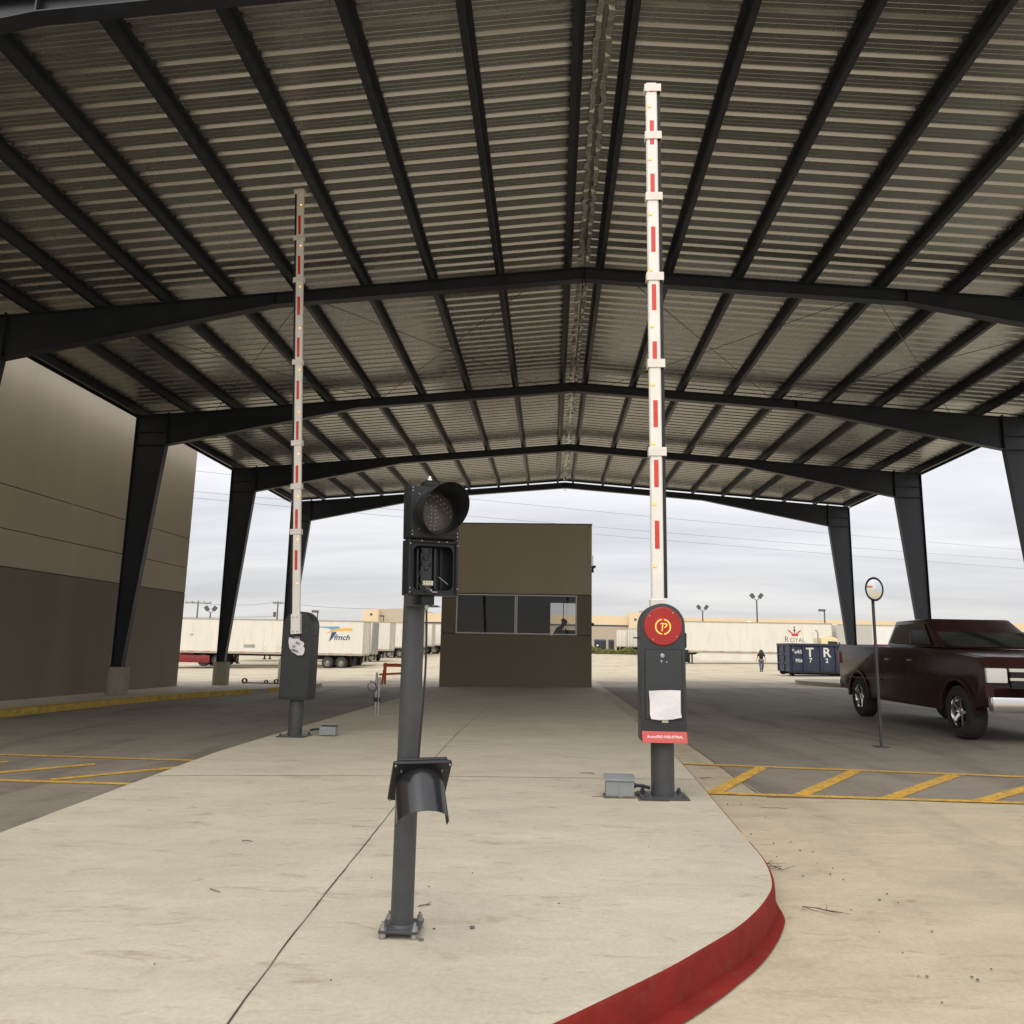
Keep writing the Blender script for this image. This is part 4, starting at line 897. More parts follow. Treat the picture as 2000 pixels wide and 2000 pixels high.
# taped papers
def paper(name, loc, outline, mats, rz, label, seed, amp):
    rr = random.Random(seed); bm = bmesh.new()
    bm.faces.new([bm.verts.new((x, 0, z)) for x, z in outline])
    x0 = min(p[0] for p in outline); x1 = max(p[0] for p in outline); z0_ = min(p[1] for p in outline); z1_ = max(p[1] for p in outline)
    for k in range(1, 10):
        bmesh.ops.bisect_plane(bm, geom=bm.verts[:]+bm.edges[:]+bm.faces[:], plane_co=(lerp(x0, x1, k/10), 0, 0), plane_no=(1, 0, rr.uniform(-0.25, 0.25)))
        bmesh.ops.bisect_plane(bm, geom=bm.verts[:]+bm.edges[:]+bm.faces[:], plane_co=(0, 0, lerp(z0_, z1_, k/10)), plane_no=(rr.uniform(-0.25, 0.25), 0, 1))
    fr = [(rr.uniform(12, 26), rr.uniform(0, 6), rr.uniform(-1, 1)) for _ in range(4)]
    def dy(x, z): return -0.004-amp*(0.5+0.5*sum(math.sin(f*(x*math.cos(a)+z*math.sin(a))+p) for f, p, a in fr)/4)-abs((x-z*0.6-0.02))*0.05
    for v in bm.verts: v.co.y = dy(v.co.x, v.co.z)+rr.uniform(-0.0008, 0.0008)
    bmesh.ops.triangulate(bm, faces=bm.faces[:])
    r = bmesh.ops.extrude_face_region(bm, geom=bm.faces[:])
    for v in [g for g in r['geom'] if isinstance(g, bmesh.types.BMVert)]: v.co.y -= 0.0006
    bmesh.ops.recalc_face_normals(bm, faces=bm.faces)
    me = bpy.data.meshes.new(name); bm.to_mesh(me); bm.free(); me.materials.append(M_paper)
    o = bpy.data.objects.new(name, me); COL.objects.link(o); o.location = loc; o.rotation_euler = (0, 0, rz)
    return tag(o, label, 'paper')
pr = paper('paper_sheet', (0.962, 6.955-0.135-0.007, 0.885), [(-0.135, 0.112), (-0.05, 0.118), (0.05, 0.122), (0.13, 0.12), (0.128, 0.03), (0.128, -0.06), (0.136, -0.10), (0.06, -0.118), (-0.05, -0.125), (-0.118, -0.118), (-0.128, -0.08), (-0.127, 0.02)], None, 0, 'blank crumpled white paper taped low on the right barrier cabinet', 5, 0.030)
b = MB(); b.box(-0.026, 0.026, -0.003, -0.001, -0.147, -0.118); b.build('tape', mat('tape', (0.6, 0.57, 0.45), 0.4), pr)
Lr = Matrix.Rotation(-0.10, 4, 'Z')
lp = Vector((-3.625, 11.30, 0)) + (Lr @ Vector((0.02, -0.161, 0)))
pl = paper('paper_sheet', (lp.x, lp.y, 1.285), [(-0.12, 0.125), (-0.075, 0.12), (-0.06, 0.105), (0.035, 0.11), (0.045, 0.085), (0.10, 0.06), (0.112, 0.035), (0.10, 0.01), (0.125, -0.03), (0.12, -0.09), (0.10, -0.12), (0.03, -0.125), (-0.07, -0.075), (-0.105, -0.02), (-0.125, 0.06)], None, -0.10, 'torn white paper with broken words taped on the left barrier cabinet', 9, 0.014)
for body_, x, z in (('RD', 0.02, 0.045), ('ST', -0.035, -0.005), ('AREA', -0.02, -0.06)):
    text('lettering', body_, 0.048, M_ink, pl, Matrix.Translation((x, -0.026, z)) @ Matrix.Rotation(R(90), 4, 'X') @ Matrix.Rotation(R(-14), 4, 'Z'), 0.0012, 0.0)
b = MB(); b.box(-0.055, 0.035, -0.004, -0.001, 0.09, 0.14); b.build('tape', mat('grey_tape', (0.22, 0.22, 0.23), 0.4), pl)

# junction boxes beside each gate
def jbox(loc, rz, label, mortar):
    t = thing('junction_box', loc, label, 'junction box', 'grey junction boxes on the island', rz)
    b = MB(); b.box(-0.118, 0.118, -0.07, 0.07, 0.015, 0.135); b.build('body', M_box, t, bevel=0.003, seg=1)
    b = MB(); b.hexa([(-0.128, -0.08, 0.1355), (0.128, -0.08, 0.1355), (0.128, 0.08, 0.160), (-0.128, 0.08, 0.160), (-0.128, -0.08, 0.150), (0.128, -0.08, 0.150), (0.128, 0.08, 0.178), (-0.128, 0.08, 0.178)]); b.build('lid', M_box, t, bevel=0.003, seg=1)
    b = MB(); b.box(-0.004, 0.012, -0.0745, -0.0702, 0.012, 0.125); b.cyl((0.004, -0.071, 0.012), (0.004, -0.08, 0.012), 0.016, n=14); b.build('hasp', M_box, t)
    if mortar:
        b = MB(); b.box(-0.135, 0.128, -0.085, 0.085, 0.001, 0.0148); b.build('mortar_bed', mat('mortar', (0.13, 0.10, 0.07), 0.9, var=0.3, vscale=12), t, bevel=0.004)
    b = MB()
    b.tube([(0.118, 0.02, 0.09), (0.15, 0.02, 0.092), (0.20, 0.02, 0.09), (0.26, 0.015, 0.075)], 0.014, 10); b.tube([(0.118, 0.02, 0.09), (0.14, 0.02, 0.091)], 0.021, 10)
    b.build('conduit', M_black, t)
    return t
jbox((0.588, 6.93, gz(0.59, 6.93)+0.15), 0.0, 'grey junction box with lid, joined to the right barrier by a black conduit', True)
jbox((-3.17, 11.40, gz(-3.2, 11.4)+0.15), math.pi, 'grey junction box with lid, beside the foot of the left barrier', False)

# conduit post with a coil of cable
cpz = gz(-3.29, 15)+0.15
cp = thing('conduit_post', (-3.30, 15.0, cpz), 'thin galvanised conduit post with a loop of blue cable on the island edge', 'conduit post')
b = MB(); b.cyl((0, 0, -0.02), (0, 0, 0.80), 0.023, n=16); b.build('pipe', M_pipe, cp)
b = MB(); b.cyl((0.055, -0.01, -0.02), (0.055, -0.01, 0.715), 0.021, n=16); b.box(0.036, 0.082, -0.035, 0.02, 0.46, 0.71); b.build('pipe', M_pipe, cp)
b = MB(); b.box(-0.035, 0.085, -0.03, 0.03, 0.255, 0.335); b.build('clamp', M_rub, cp)
b = MB()
for k, r in enumerate((0.085, 0.078)):
    b.tube([(-0.07+r*1.05*math.cos(R(a)), -0.03-0.012*k, 0.53+0.01*k+r*math.sin(R(a))) for a in range(20, 361, 17)], 0.005, 6)
b.tube([(0.0, -0.03, 0.55), (-0.05, -0.03, 0.61), (-0.10, -0.03, 0.63), (-0.12, -0.035, 0.66)], 0.005, 6)
b.build('cable_coil', M_bluec, cp)

# orange sawhorse
sz = gz(-6.6, 33)
sh = thing('sawhorse_barricade', (-6.7, 33.0, sz), 'orange wooden sawhorse barricade standing in the left lane exit', 'barricade')
for x in (-0.22, 1.0):
    for s in (-1, 1):
        b = MB(); b.hexa([(x-0.045-0.05, s*0.30-0.02, 0), (x+0.045-0.05, s*0.30-0.02, 0), (x+0.045-0.05, s*0.30+0.02, 0), (x-0.045-0.05, s*0.30+0.02, 0), (x-0.045, s*0.03-0.02, 0.88), (x+0.045, s*0.03-0.02, 0.88), (x+0.045, s*0.03+0.02, 0.88), (x-0.045, s*0.03+0.02, 0.88)]); b.build('leg', M_orange, sh)
b = MB(); b.box(-0.30, 1.08, -0.075, -0.052, 0.72, 0.86); b.build('top_rail', M_orange, sh)
b = MB(); b.hexa([(-0.42, -0.24, 0.36), (1.1, -0.24, 0.46), (1.1, -0.215, 0.46), (-0.42, -0.215, 0.36), (-0.42, -0.215, 0.45), (1.1, -0.215, 0.55), (1.1, -0.19, 0.55), (-0.42, -0.19, 0.45)]); b.build('lower_rail', M_orange, sh)

# fallen rod with fittings beside the walk
fz = gz(-10.5, 28.9)+0.15
fr_ = thing('fallen_rod', (-10.5, 29.2, fz), 'rusty rod lying on the side walk near the yellow kerb', 'rod')
b = MB(); b.tube([(-0.85, 0, 0.03), (0.0, 0.0, 0.025), (0.9, -0.2, 0.03)], 0.02, 8); b.build('bar', M_rust, fr_)
for k, (x, y, r, lab) in enumerate(((-11.55, 29.6, 0.10, 'round pipe ring lying left of the fallen rod'), (-10.30, 29.5, 0.085, 'right one of the two dark pipe rings behind the fallen rod'), (-10.72, 29.6, 0.07, 'left one of the two dark pipe rings behind the fallen rod'))):
    b = MB(); b.lathe([(r*0.6, -0.05), (r, -0.05), (r, 0.05), (r*0.6, 0.05), (r*0.6, -0.05)], 20, Matrix.Rotation(R(90), 4, 'X')); o = b.build('pipe_ring', M_rub); o.location = (x, y, gz(x, y)+0.15+r); tag(o, lab, 'pipe ring', 'pipe rings by the fallen rod')

# ================================================================ WHEELS, TRAILERS, TRACTORS
def wheel(parent, x, y, r, wd, name='wheel', rim=M_rim, out=-1, rimr=0.56):
    Mw = Matrix.Translation((x, y, r)) @ Matrix.Rotation(R(90), 4, 'X')
    h = wd/2
    b = MB(); b.lathe([(r*rimr, -h), (r*0.9, -h), (r*0.985, -h*0.75), (r, -h*0.4), (r, h*0.4), (r*0.985, h*0.75), (r*0.9, h), (r*rimr, h)], 32, Mw); t = b.build(name, M_tyre, parent)
    b = MB(); o = h*0.95
    for s in (-1, 1): b.lathe([(r*rimr, s*o), (r*(rimr-0.06), s*o*0.86), (r*(rimr-0.1), s*o*0.35), (r*0.30, s*o*0.30), (r*0.28, s*o*0.75), (r*0.12, s*o*0.8), (0, s*o*0.8)], 24, Mw)
    b.build('rim', rim, t); return t
def trailer(x, y, label, L_=16.15, material=None, base=None, grp='parked box trailers', rz=0.0, rails=True, wheels=True, skirt=False, front_gear=True, doorm=None, H=4.1):
    material = material or M_trl
    g = gz(x-2, y) if base is None else base
    t = thing('box_trailer', (x, y, g), label, 'trailer', grp, rz)
    Wd = 2.55
    b = MB(); b.box(-L_, -0.02, 0, Wd, 1.22, H); b.build('body', material, t, bevel=0.03, seg=1)
    b = MB(); b.box(-L_+0.02, -0.03, -0.014, -0.001, 1.12, 1.30); b.box(-L_+0.02, -0.03, -0.018, -0.001, H-0.10, H+0.012); b.build('side_rail', M_rail, t)
    b = MB(); x_ = -L_+0.8
    while x_ < -0.8: b.box(x_, x_+0.45, -0.022, -0.0145, 1.25, 1.30); x_ += 1.55
    b.build('reflective_strips', M_lred, t)
    b = MB(); b.box(-0.019, 0.03, 0.0, 0.10, 1.15, H); b.box(-0.019, 0.03, Wd-0.10, Wd, 1.15, H); b.box(-0.019, 0.03, 0.1, Wd-0.1, H-0.14, H); b.box(-0.019, 0.035, 0.1, Wd-0.1, 1.15, 1.3); b.build('rear_frame', M_rail, t)
    for yy in (0.11, Wd/2+0.01):
        b = MB(); b.box(-0.018, 0.02, yy, yy+Wd/2-0.12, 1.305, H-0.145); d_ = b.build('rear_door', doorm or material, t)
        b = MB()
        for f in (0.3, 0.75): b.tube([(0.045, yy+(Wd/2-0.12)*f, 1.2), (0.045, yy+(Wd/2-0.12)*f, H-0.1)], 0.02, 6)
        b.build('lock_rod', M_rail, d_)
    b = MB(); b.box(-0.06, 0.0, 0.35, Wd-0.35, 0.52, 0.62)
    for yy in (0.6, Wd-0.7): b.box(-0.06, 0.0, yy, yy+0.1, 0.62, 1.14)
    b.build('underride_bar', M_rail, t)
    b = MB(); b.box(-L_+0.4, -0.1, 0.75, 0.95, 0.95, 1.2); b.box(-L_+0.4, -0.1, Wd-0.95, Wd-0.75, 0.95, 1.2); b.box(-4.6, -0.9, 0.7, Wd-0.7, 0.75, 0.95); b.build('chassis', M_chass, t)
    if wheels:
        for xx in (-3.05, -1.85):
            for yy in (0.32, Wd-0.32): wheel(t, xx, yy, 0.51, 0.58)
        for xx in (-1.05, -0.75): b = MB(); b.box(xx, xx+0.02, 0.06, 0.66, 0.35, 1.1); b.build('mud_flap', M_rub, t)
    if front_gear:
        for yy in (0.45, Wd-0.55):
            b = MB(); b.box(-L_+2.9, -L_+3.02, yy, yy+0.12, 0.12, 1.2); b.box(-L_+2.82, -L_+3.1, yy-0.08, yy+0.2, 0.02, 0.12); b.hexa([(-L_+3.05, yy, 1.05), (-L_+3.13, yy, 1.05), (-L_+3.13, yy+0.08, 1.05), (-L_+3.05, yy+0.08, 1.05), (-L_+3.9, yy, 1.15), (-L_+4.0, yy, 1.15), (-L_+4.0, yy+0.08, 1.15), (-L_+3.9, yy+0.08, 1.15)]); b.build('landing_gear', M_chass, t)
    if skirt:
        b = MB(); b.prism([(-L_+2.9, 0.78), (-L_+3.7, 1.19), (-4.4, 1.19), (-4.4, 0.38), (-L_+3.6, 0.42)], 'y', 0.02, 0.05); b.build('side_skirt', material, t)
    return t
GRPT = 'trailers parked in the left row'
tA = trailer(-16.19, 67.5, 'white box trailer with blue and orange logo, nearest in the left row', grp=GRPT, base=-0.866)
tB = trailer(-16.35, 71.6, 'white box trailer with grey rear door just behind the logo trailer', grp=GRPT, doorm=M_grey, material=M_trl2, base=-0.80)
tC = trailer(-16.6, 80.8, 'ivory box trailer whose side shows left of the signal pole', grp=GRPT, material=M_trl2)
tD = trailer(-15.85, 92, 'box trailer with brownish rear just right of the signal pole', grp=GRPT, material=M_trl2, doorm=M_rail)
tE = trailer(-15.7, 97, 'white box trailer second right of the signal pole', grp=GRPT)
tF = trailer(-15.45, 102, 'white box trailer third right of the signal pole', grp=GRPT)
tG = trailer(-14.05, 107.5, 'white box trailer half hidden behind the left wall of the booth', grp=GRPT)
# logo on trailer A (local coordinates: side at y=0)
def zl(zx, zy): return (-18.82+(zx-915)*0.00734+16.19, 2.32-(zy-559)*0.00734+0.866)
def shape(pts, material, parent, name, y=-0.002, f=zl):
    b = MB(); b.prism([f(*p) for p in pts], 'y', y, y-0.006); return b.build(name, material, parent, smooth=False)
shape([(705,510),(890,505),(975,502),(988,508),(988,520),(975,533),(935,545),(915,558),(890,550),(872,535),(830,524),(705,516)], M_lblue, tA, 'logo_swoosh')
shape([(825,587),(870,558),(920,538),(980,526),(1050,521),(1130,521),(1140,530),(1138,544),(1125,550),(1050,550),(960,555),(900,567)], M_lor, tA, 'logo_swoosh', -0.0085)
shape([(895,572),(955,566),(930,612),(905,645),(862,687),(880,632)], M_lnavy, tA, 'logo_stem', -0.0025)
cx_, cz_ = zl(1015, 632)
text('lettering', 'fmch', 0.66, M_lnavy, tA, front(cx_, -0.008, cz_), 0.004, 0.012, shear=0.3, sx=1.08)
b = MB()
for dx, dz in ((-0.35, 0.10), (0.35, 0.10)): pass
def frame_diamond(cx0, cz0, r, parent):
    b = MB()
    for k in range(4):
        a0, a1 = R(90*k), R(90*k+90); o0 = (cx0+r*math.cos(a0), cz0+r*math.sin(a0)); o1 = (cx0+r*math.cos(a1), cz0+r*math.sin(a1)); q = 0.84
        b.prism([o0, o1, (cx0+r*q*math.cos(a1), cz0+r*q*math.sin(a1)), (cx0+r*q*math.cos(a0), cz0+r*q*math.sin(a0))], 'y', -0.002, -0.006)
    b.build('placard_holder', M_rail, parent)
frame_diamond(-24.816+16.19, 0.70+0.866, 0.20, tA); frame_diamond(-23.5+16.19, 0.86+0.866, 0.20, tA)
b = MB(); b.box(-26.65+16.19, -25.65+16.19, -0.006, -0.001, 0.77+0.866, 1.05+0.866); b.build('placard', M_grey, tA)
b = MB(); b.box(-31.5+16.19, -31.2+16.19, -0.006, -0.001, 1.75+0.866, 1.86+0.866); b.build('placard', M_grey, tA)

# right side trailers
tR = trailer(26.86, 77.0, 'long white box trailer with red crown logo behind the blue dumpster', grp='trailers across the right of the yard', skirt=True, base=-0.07, L_=16.2)
def zr_(zx, zy): return (23.312+(zx-978)*0.00785-26.86, 2.985-(zy-760)*0.00785+0.07)
shape([(937,755),(1026,755),(1019,787),(943,787)], M_lred, tR, 'logo_crown_band', f=zr_)
shape([(892,716),(913,716),(921,722),(944,741),(960,746),(945,752),(932,750),(915,738),(903,726)], M_lred, tR, 'logo_crown_wing', f=zr_)
shape([(1062,716),(1041,716),(1033,722),(1010,741),(994,746),(1009,752),(1022,750),(1039,738),(1051,726)], M_lred, tR, 'logo_crown_wing', f=zr_)
shape([(974,668),(980,668),(981,680),(990,684),(981,689),(981,702),(992,716),(984,728),(984,746),(970,746),(970,728),(962,716),(973,702),(973,689),(964,684),(973,680)], M_lblk, tR, 'logo_crown_spire', f=zr_)
x_, z_ = zr_(880, 832); text('lettering', 'R', 0.78, M_lblk, tR, front(x_, -0.003, z_), 0.003, 0.0, sx=0.85)
x_, z_ = zr_(1010, 838); text('lettering', 'OYAL', 0.60, M_lblk, tR, front(x_, -0.003, z_), 0.003, -0.004, sx=0.93)
shape([(862,878),(1110,878),(1110,922),(862,922)], M_lred, tR, 'logo_box', f=zr_)
x_, z_ = zr_(986, 899); text('lettering', 'Express Inc', 0.32, M_white, tR, front(x_, -0.010, z_), 0.003, 0.0, sx=1.05)
tS = trailer(43.5, 77.0, 'white box trailer with red squares on its side at the right edge', grp='trailers across the right of the yard', base=-0.13, L_=16.15, material=mat('trailer_bright', (0.74, 0.72, 0.68), 0.5, var=0.05, vscale=1.2))
b = MB(); b.box(-16.17, -12.9, -0.012, -0.002, 1.35, 4.05); b.build('grey_panel', mat('panel_grey', (0.47, 0.45, 0.41), 0.5), tS)
b = MB(); q = 0.31
for ix, iz in ((1, 2), (0, 1), (1, 0)):
    b.box(28.95-43.5+ix*q, 28.95-43.5+ix*q+q, -0.006, -0.001, 2.80+0.13+iz*q-0.2, 2.80+0.13+iz*q+q-0.2)
b.build('red_squares', M_lred, tS)
b = MB(); b.box(28.6-43.5, 33-43.5, -0.006, -0.001, 2.2, 2.28); b.build('red_line', M_lred, tS)
# small trailers backed against the warehouse
GS = 'small looking trailers by the warehouse docks'
for k, (x, y, rz, lab, mm) in enumerate(((10.75, 132, 100, 'white trailer by the warehouse, farthest left of the dock row', M_trl), (12.1, 127, 104, 'white trailer by the warehouse docks, middle of the dock row', M_trl2), (13.6, 121, 108, 'white trailer nose by the warehouse docks, nearest of the dock row', M_trl))):
    trailer(x, y, lab, 9.0, mm, grp=GS, rz=R(-rz), wheels=True)
tb = trailer(13.55, 112, 'blue trailer with a red corner post beside the right barrier cabinet', 9.0, mat('trailer_blue', (0.05, 0.07, 0.20), 0.5, var=0.1, vscale=2), grp=GS, rz=R(-100))
b = MB(); b.box(-9.06, -9.005, -0.01, 0.75, 1.0, 4.12); b.build('red_corner', M_lred, tb)

def tractor(loc, rz, material, label, scale=1.0, mirrors=True):
    """conventional day cab tractor, local: nose towards +x, near side -y"""
    t = thing('semi_tractor', loc, label, 'truck', None, rz); t.scale = (scale,)*3
    b = MB(); b.box(-3.4, 3.0, -0.50, -0.38, 0.75, 1.0); b.box(-3.4, 3.0, 0.38, 0.50, 0.75, 1.0); b.box(-3.4, -3.2, -0.38, 0.38, 0.75, 0.98); b.build('chassis', M_chass, t)
    for x in (-2.7, -1.4):
        for y in (-0.92, 0.92): wheel(t, x, y, 0.52, 0.58)
    for y in (-0.98, 0.98): wheel(t, 2.3, y, 0.52, 0.30)
    b = MB(); b.lathe([(0, 0), (0.5, 0), (0.5, 0.06), (0, 0.06)], 20, Matrix.Translation((-2.0, 0, 1.05))); b.build('fifth_wheel', M_chass, t)
    for y in (-0.92, 0.92):
        b = MB(); b.box(-3.42, -3.39, y-0.32, y+0.32, 0.3, 1.1); b.build('mud_flap', M_rub, t)
        b = MB(); b.tube([(-3.3+0.6*(1-math.cos(R(a))), y, 0.55+0.62*math.sin(R(a))) for a in range(20, 100, 16)], 0.03, 6); b.build('fender', M_chass, t)
    b = MB(); b.prism([(-0.45, 0.95), (1.15, 0.95), (1.25, 1.75), (0.95, 2.55), (0.72, 2.74), (-0.30, 2.78), (-0.45, 2.68)], 'y', -1.0, 1.0); cb2 = b.build('cab', material, t, bevel=0.07)
    b = MB(); b.prism([(1.2, 0.9), (3.1, 0.8), (3.15, 1.45), (2.9, 1.62), (1.22, 1.78)], 'y', -0.72, 0.72); b.build('hood', material, t, bevel=0.06)
    for s in (-1, 1):
        b = MB(); b.prism([(1.65, 0.75), (1.7, 1.05), (2.0, 1.25), (2.6, 1.25), (2.95, 1.02), (3.05, 0.7), (2.9, 0.7), (2.75, 1.0), (2.3, 1.12), (1.9, 0.98), (1.82, 0.75)], 'y', s*0.74, s*1.12); b.build('front_fender', material, t, bevel=0.02, seg=1)
        b = MB(); b.prism([(0.10, 1.72), (0.98, 1.72), (0.86, 2.38), (0.10, 2.42)], 'y', s*1.002, s*1.012); b.build('side_window', M_dglass, t)
        b = MB(); b.cyl((0.0, s*0.85, 0.72), (1.2, s*0.85, 0.72), 0.30, n=20); b.build('fuel_tank', M_chrome if material is not M_tred else M_tred, t)
        b = MB(); b.tube([(-0.62, s*0.80, 1.0), (-0.62, s*0.80, 3.05), (-0.68, s*0.80, 3.25), (-0.82, s*0.80, 3.32)], 0.075, 12); b.tube([(-0.62, s*0.80, 1.4), (-0.62, s*0.80, 2.4)], 0.11, 12)
        if s < 0: b.build('exhaust_stack', M_galv, t)
        else: b.bm.free()
        if mirrors:
            b = MB(); b.box(0.92, 0.98, s*1.22-0.1, s*1.22+0.1, 1.75, 2.3); b.tube([(0.95, s*1.0, 2.35), (0.95, s*1.22, 2.3)], 0.015, 6); b.tube([(0.95, s*1.0, 1.7), (0.95, s*1.22, 1.75)], 0.015, 6); b.build('mirror', M_black, t)
    b = MB(); b.hexa([(1.27, -0.86, 1.80), (1.27, 0.86, 1.80), (1.25, 0.86, 1.80), (1.25, -0.86, 1.80), (1.00, -0.82, 2.50), (1.00, 0.82, 2.50), (0.97, 0.82, 2.50), (0.97, -0.82, 2.50)]); b.build('windshield', M_dglass, t)
    b = MB(); b.box(3.16, 3.2, -0.5, 0.5, 0.85, 1.45); b.build('grille', M_chrome, t)
    b = MB(); b.box(3.2, 3.34, -1.1, 1.1, 0.40, 0.72); b.build('bumper', M_chrome, t, bevel=0.03)
    b = MB()
    for y in (-0.6, -0.2, 0.2, 0.6): b.box(0.55, 0.68, y-0.05, y+0.05, 2.775, 2.82)
    b.build('roof_lamps', M_amber, t)
    return t
tractor((19.72, 58.6, gz(19, 58)), 0.0, M_tcream, 'cream truck cab with exhaust stacks standing behind the blue dumpster', 0.86)
trd = tractor((-31.6, 68.8, -0.88), math.pi, M_tred, 'red truck under the front end of the logo trailer, mostly hidden by the wall', 1.0)
b = MB(); b.box(-2.0, 0.75, 1.24, 1.27, 0.30, 0.92); b.box(-2.0, 0.75, 1.0, 1.24, 0.86, 0.92); b.build('side_fairing', M_tred, trd, bevel=0.02)
# front axle load: the second and third rows are bare trailers

# ================================================================ DUMPSTER
dz_ = gz(16, 45)
du = thing('roll_off_dumpster', (13.34, 45.0, dz_), 'blue roll-off dumpster with white stencilled letters behind the pickup', 'dumpster')
DL, DW, DB, DT = 6.7, 2.4, 0.20, 1.72
b = MB(); b.box(0, DL, 0, 0.04, DB, DT-0.02); b.box(0, DL, DW-0.04, DW, DB, DT-0.02); b.box(0, 0.04, 0.041, DW-0.041, DB, DT-0.02); b.box(DL-0.04, DL, 0.041, DW-0.041, DB, DT-0.02); b.box(0.041, DL-0.041, 0.041, DW-0.041, DB, DB+0.04); b.build('tub', M_blue, du)
for x in (0.14, 0.71, 1.66, 2.50, 3.40, 4.30, 5.20, 6.10): b = MB(); b.prism([(x-0.06, -0.001), (x-0.04, -0.085), (x+0.04, -0.085), (x+0.06, -0.001)], 'z', DB+0.04, DT-0.07); b.build('rib', M_blue, du)
b = MB(); b.box(-0.05, DL+0.1, -0.11, 0.02, DT-0.06, DT+0.05); b.box(-0.05, DL+0.1, DW-0.02, DW+0.11, DT-0.06, DT+0.05); b.box(-0.05, 0.0, 0.02, DW-0.02, DT-0.06, DT+0.05); b.build('top_rail', M_blue, du, bevel=0.01, seg=1)
b = MB(); b.box(-0.06, -0.001, 0.02, 0.12, DB, DT-0.07); b.box(-0.06, -0.001, DW-0.12, DW-0.02, DB, DT-0.07); b.box(-0.05, -0.001, 0.12, DW-0.12, 0.62, 0.72); b.box(-0.05, -0.001, 0.12, DW-0.12, 1.10, 1.20); b.box(-0.05, -0.001, 1.1, 1.25, DB, DT-0.07); b.build('end_door', M_blue, du)
b = MB(); b.box(0.15, DL, 0.5, 0.7, 0.05, DB-0.001); b.box(0.15, DL, DW-0.7, DW-0.5, 0.05, DB-0.001); b.box(0.0, DL, -0.09, 0.02, DB-0.06, DB+0.035); b.build('skids', M_chass, du)
for y in (0.35, DW-0.35):
    for x in (0.15,): b = MB(); b.lathe([(0, -0.11), (0.17, -0.11), (0.17, 0.11), (0, 0.11)], 20, Matrix.Translation((x, y, 0.17)) @ Matrix.Rotation(R(90), 4, 'X')); b.build('roller', M_chass, du)
def dt(body_, wx, wz, size, bold=0.01, sx=1.0): text('lettering', body_, size, M_white, du, front(wx-13.34, -0.006, wz-dz_), 0.003, bold*0.35, sx=sx)
dt('T', 14.42, 1.27, 0.72, 0.035); dt('R', 15.34, 1.28, 0.72, 0.035); dt('A', 16.25, 1.28, 0.72, 0.035); dt('S', 17.15, 1.28, 0.72, 0.035); dt('H', 18.05, 1.28, 0.72, 0.035)
dt('7', 14.44, 0.85, 0.34, 0.016); dt('2', 15.33, 0.85, 0.34, 0.016); dt('e45', 13.78, 1.31, 0.28, 0.012, 1.0); dt('956', 13.80, 0.83, 0.27, 0.012, 1.0)
text('lettering', '#', 0.2, M_white, du, front(0.14, -0.09, 1.42-dz_), 0.002, 0.0)

# ================================================================ PICKUP
pk = thing('pickup_truck', (7.56, 15.25, gz(7.5, 15)), 'maroon pickup truck at the right edge, rear wheel and bed side showing', 'truck', None, R(180))
# local frame: nose towards +y after the turn means local nose = +y ; rear at -3.2, side facing the camera is local +x
def arch(cy0, r, z0_): return [(cy0+r*math.cos(R(a)), 0.42+r*math.sin(R(a))) for a in range(0, 181, 15)]
prof = [(-3.18, 0.62), (-3.22, 0.80), (-3.20, 1.44), (-3.10, 1.50), (-0.95, 1.46), (1.25, 1.42), (2.62, 1.30), (2.80, 1.12), (2.82, 0.62), (2.45, 0.50)] + arch(1.95, 0.50, 0)[0:] + [(1.40, 0.42), (-1.60, 0.42)] + arch(-2.15, 0.50, 0)[0:] + [(-2.70, 0.52)]
b = MB(); b.prism(prof, 'x', 0.86, 0.99); b.build('side_panel', M_maroon, pk, bevel=0.022)
b = MB(); b.prism(prof, 'x', -0.99, -0.86); b.build('side_panel', M_maroon, pk, bevel=0.022)
b = MB(); b.box(-0.855, 0.855, -3.17, -3.10, 0.70, 1.47); b.build('tailgate', M_maroon, pk, bevel=0.015)
b = MB(); b.box(-0.855, 0.855, -3.09, -1.0, 0.86, 0.92); b.box(-0.5, 0.5, -3.1, 2.6, 0.50, 0.66); b.build('bed_floor', M_chass, pk)
b = MB(); b.prism([(-0.98, 0.6), (2.62, 0.6), (2.78, 1.12), (2.60, 1.31), (1.25, 1.43), (-0.98, 1.47)], 'x', -0.855, 0.855); b.build('hood', M_maroon, pk, bevel=0.03)
b = MB(); b.hexa([(-0.86, -0.95, 1.48), (0.86, -0.95, 1.48), (0.86, 1.30, 1.44), (-0.86, 1.30, 1.44), (-0.72, -0.78, 1.96), (0.72, -0.78, 1.96), (0.72, 0.55, 1.97), (-0.72, 0.55, 1.97)]); b.build('cab', M_maroon, pk, bevel=0.05)
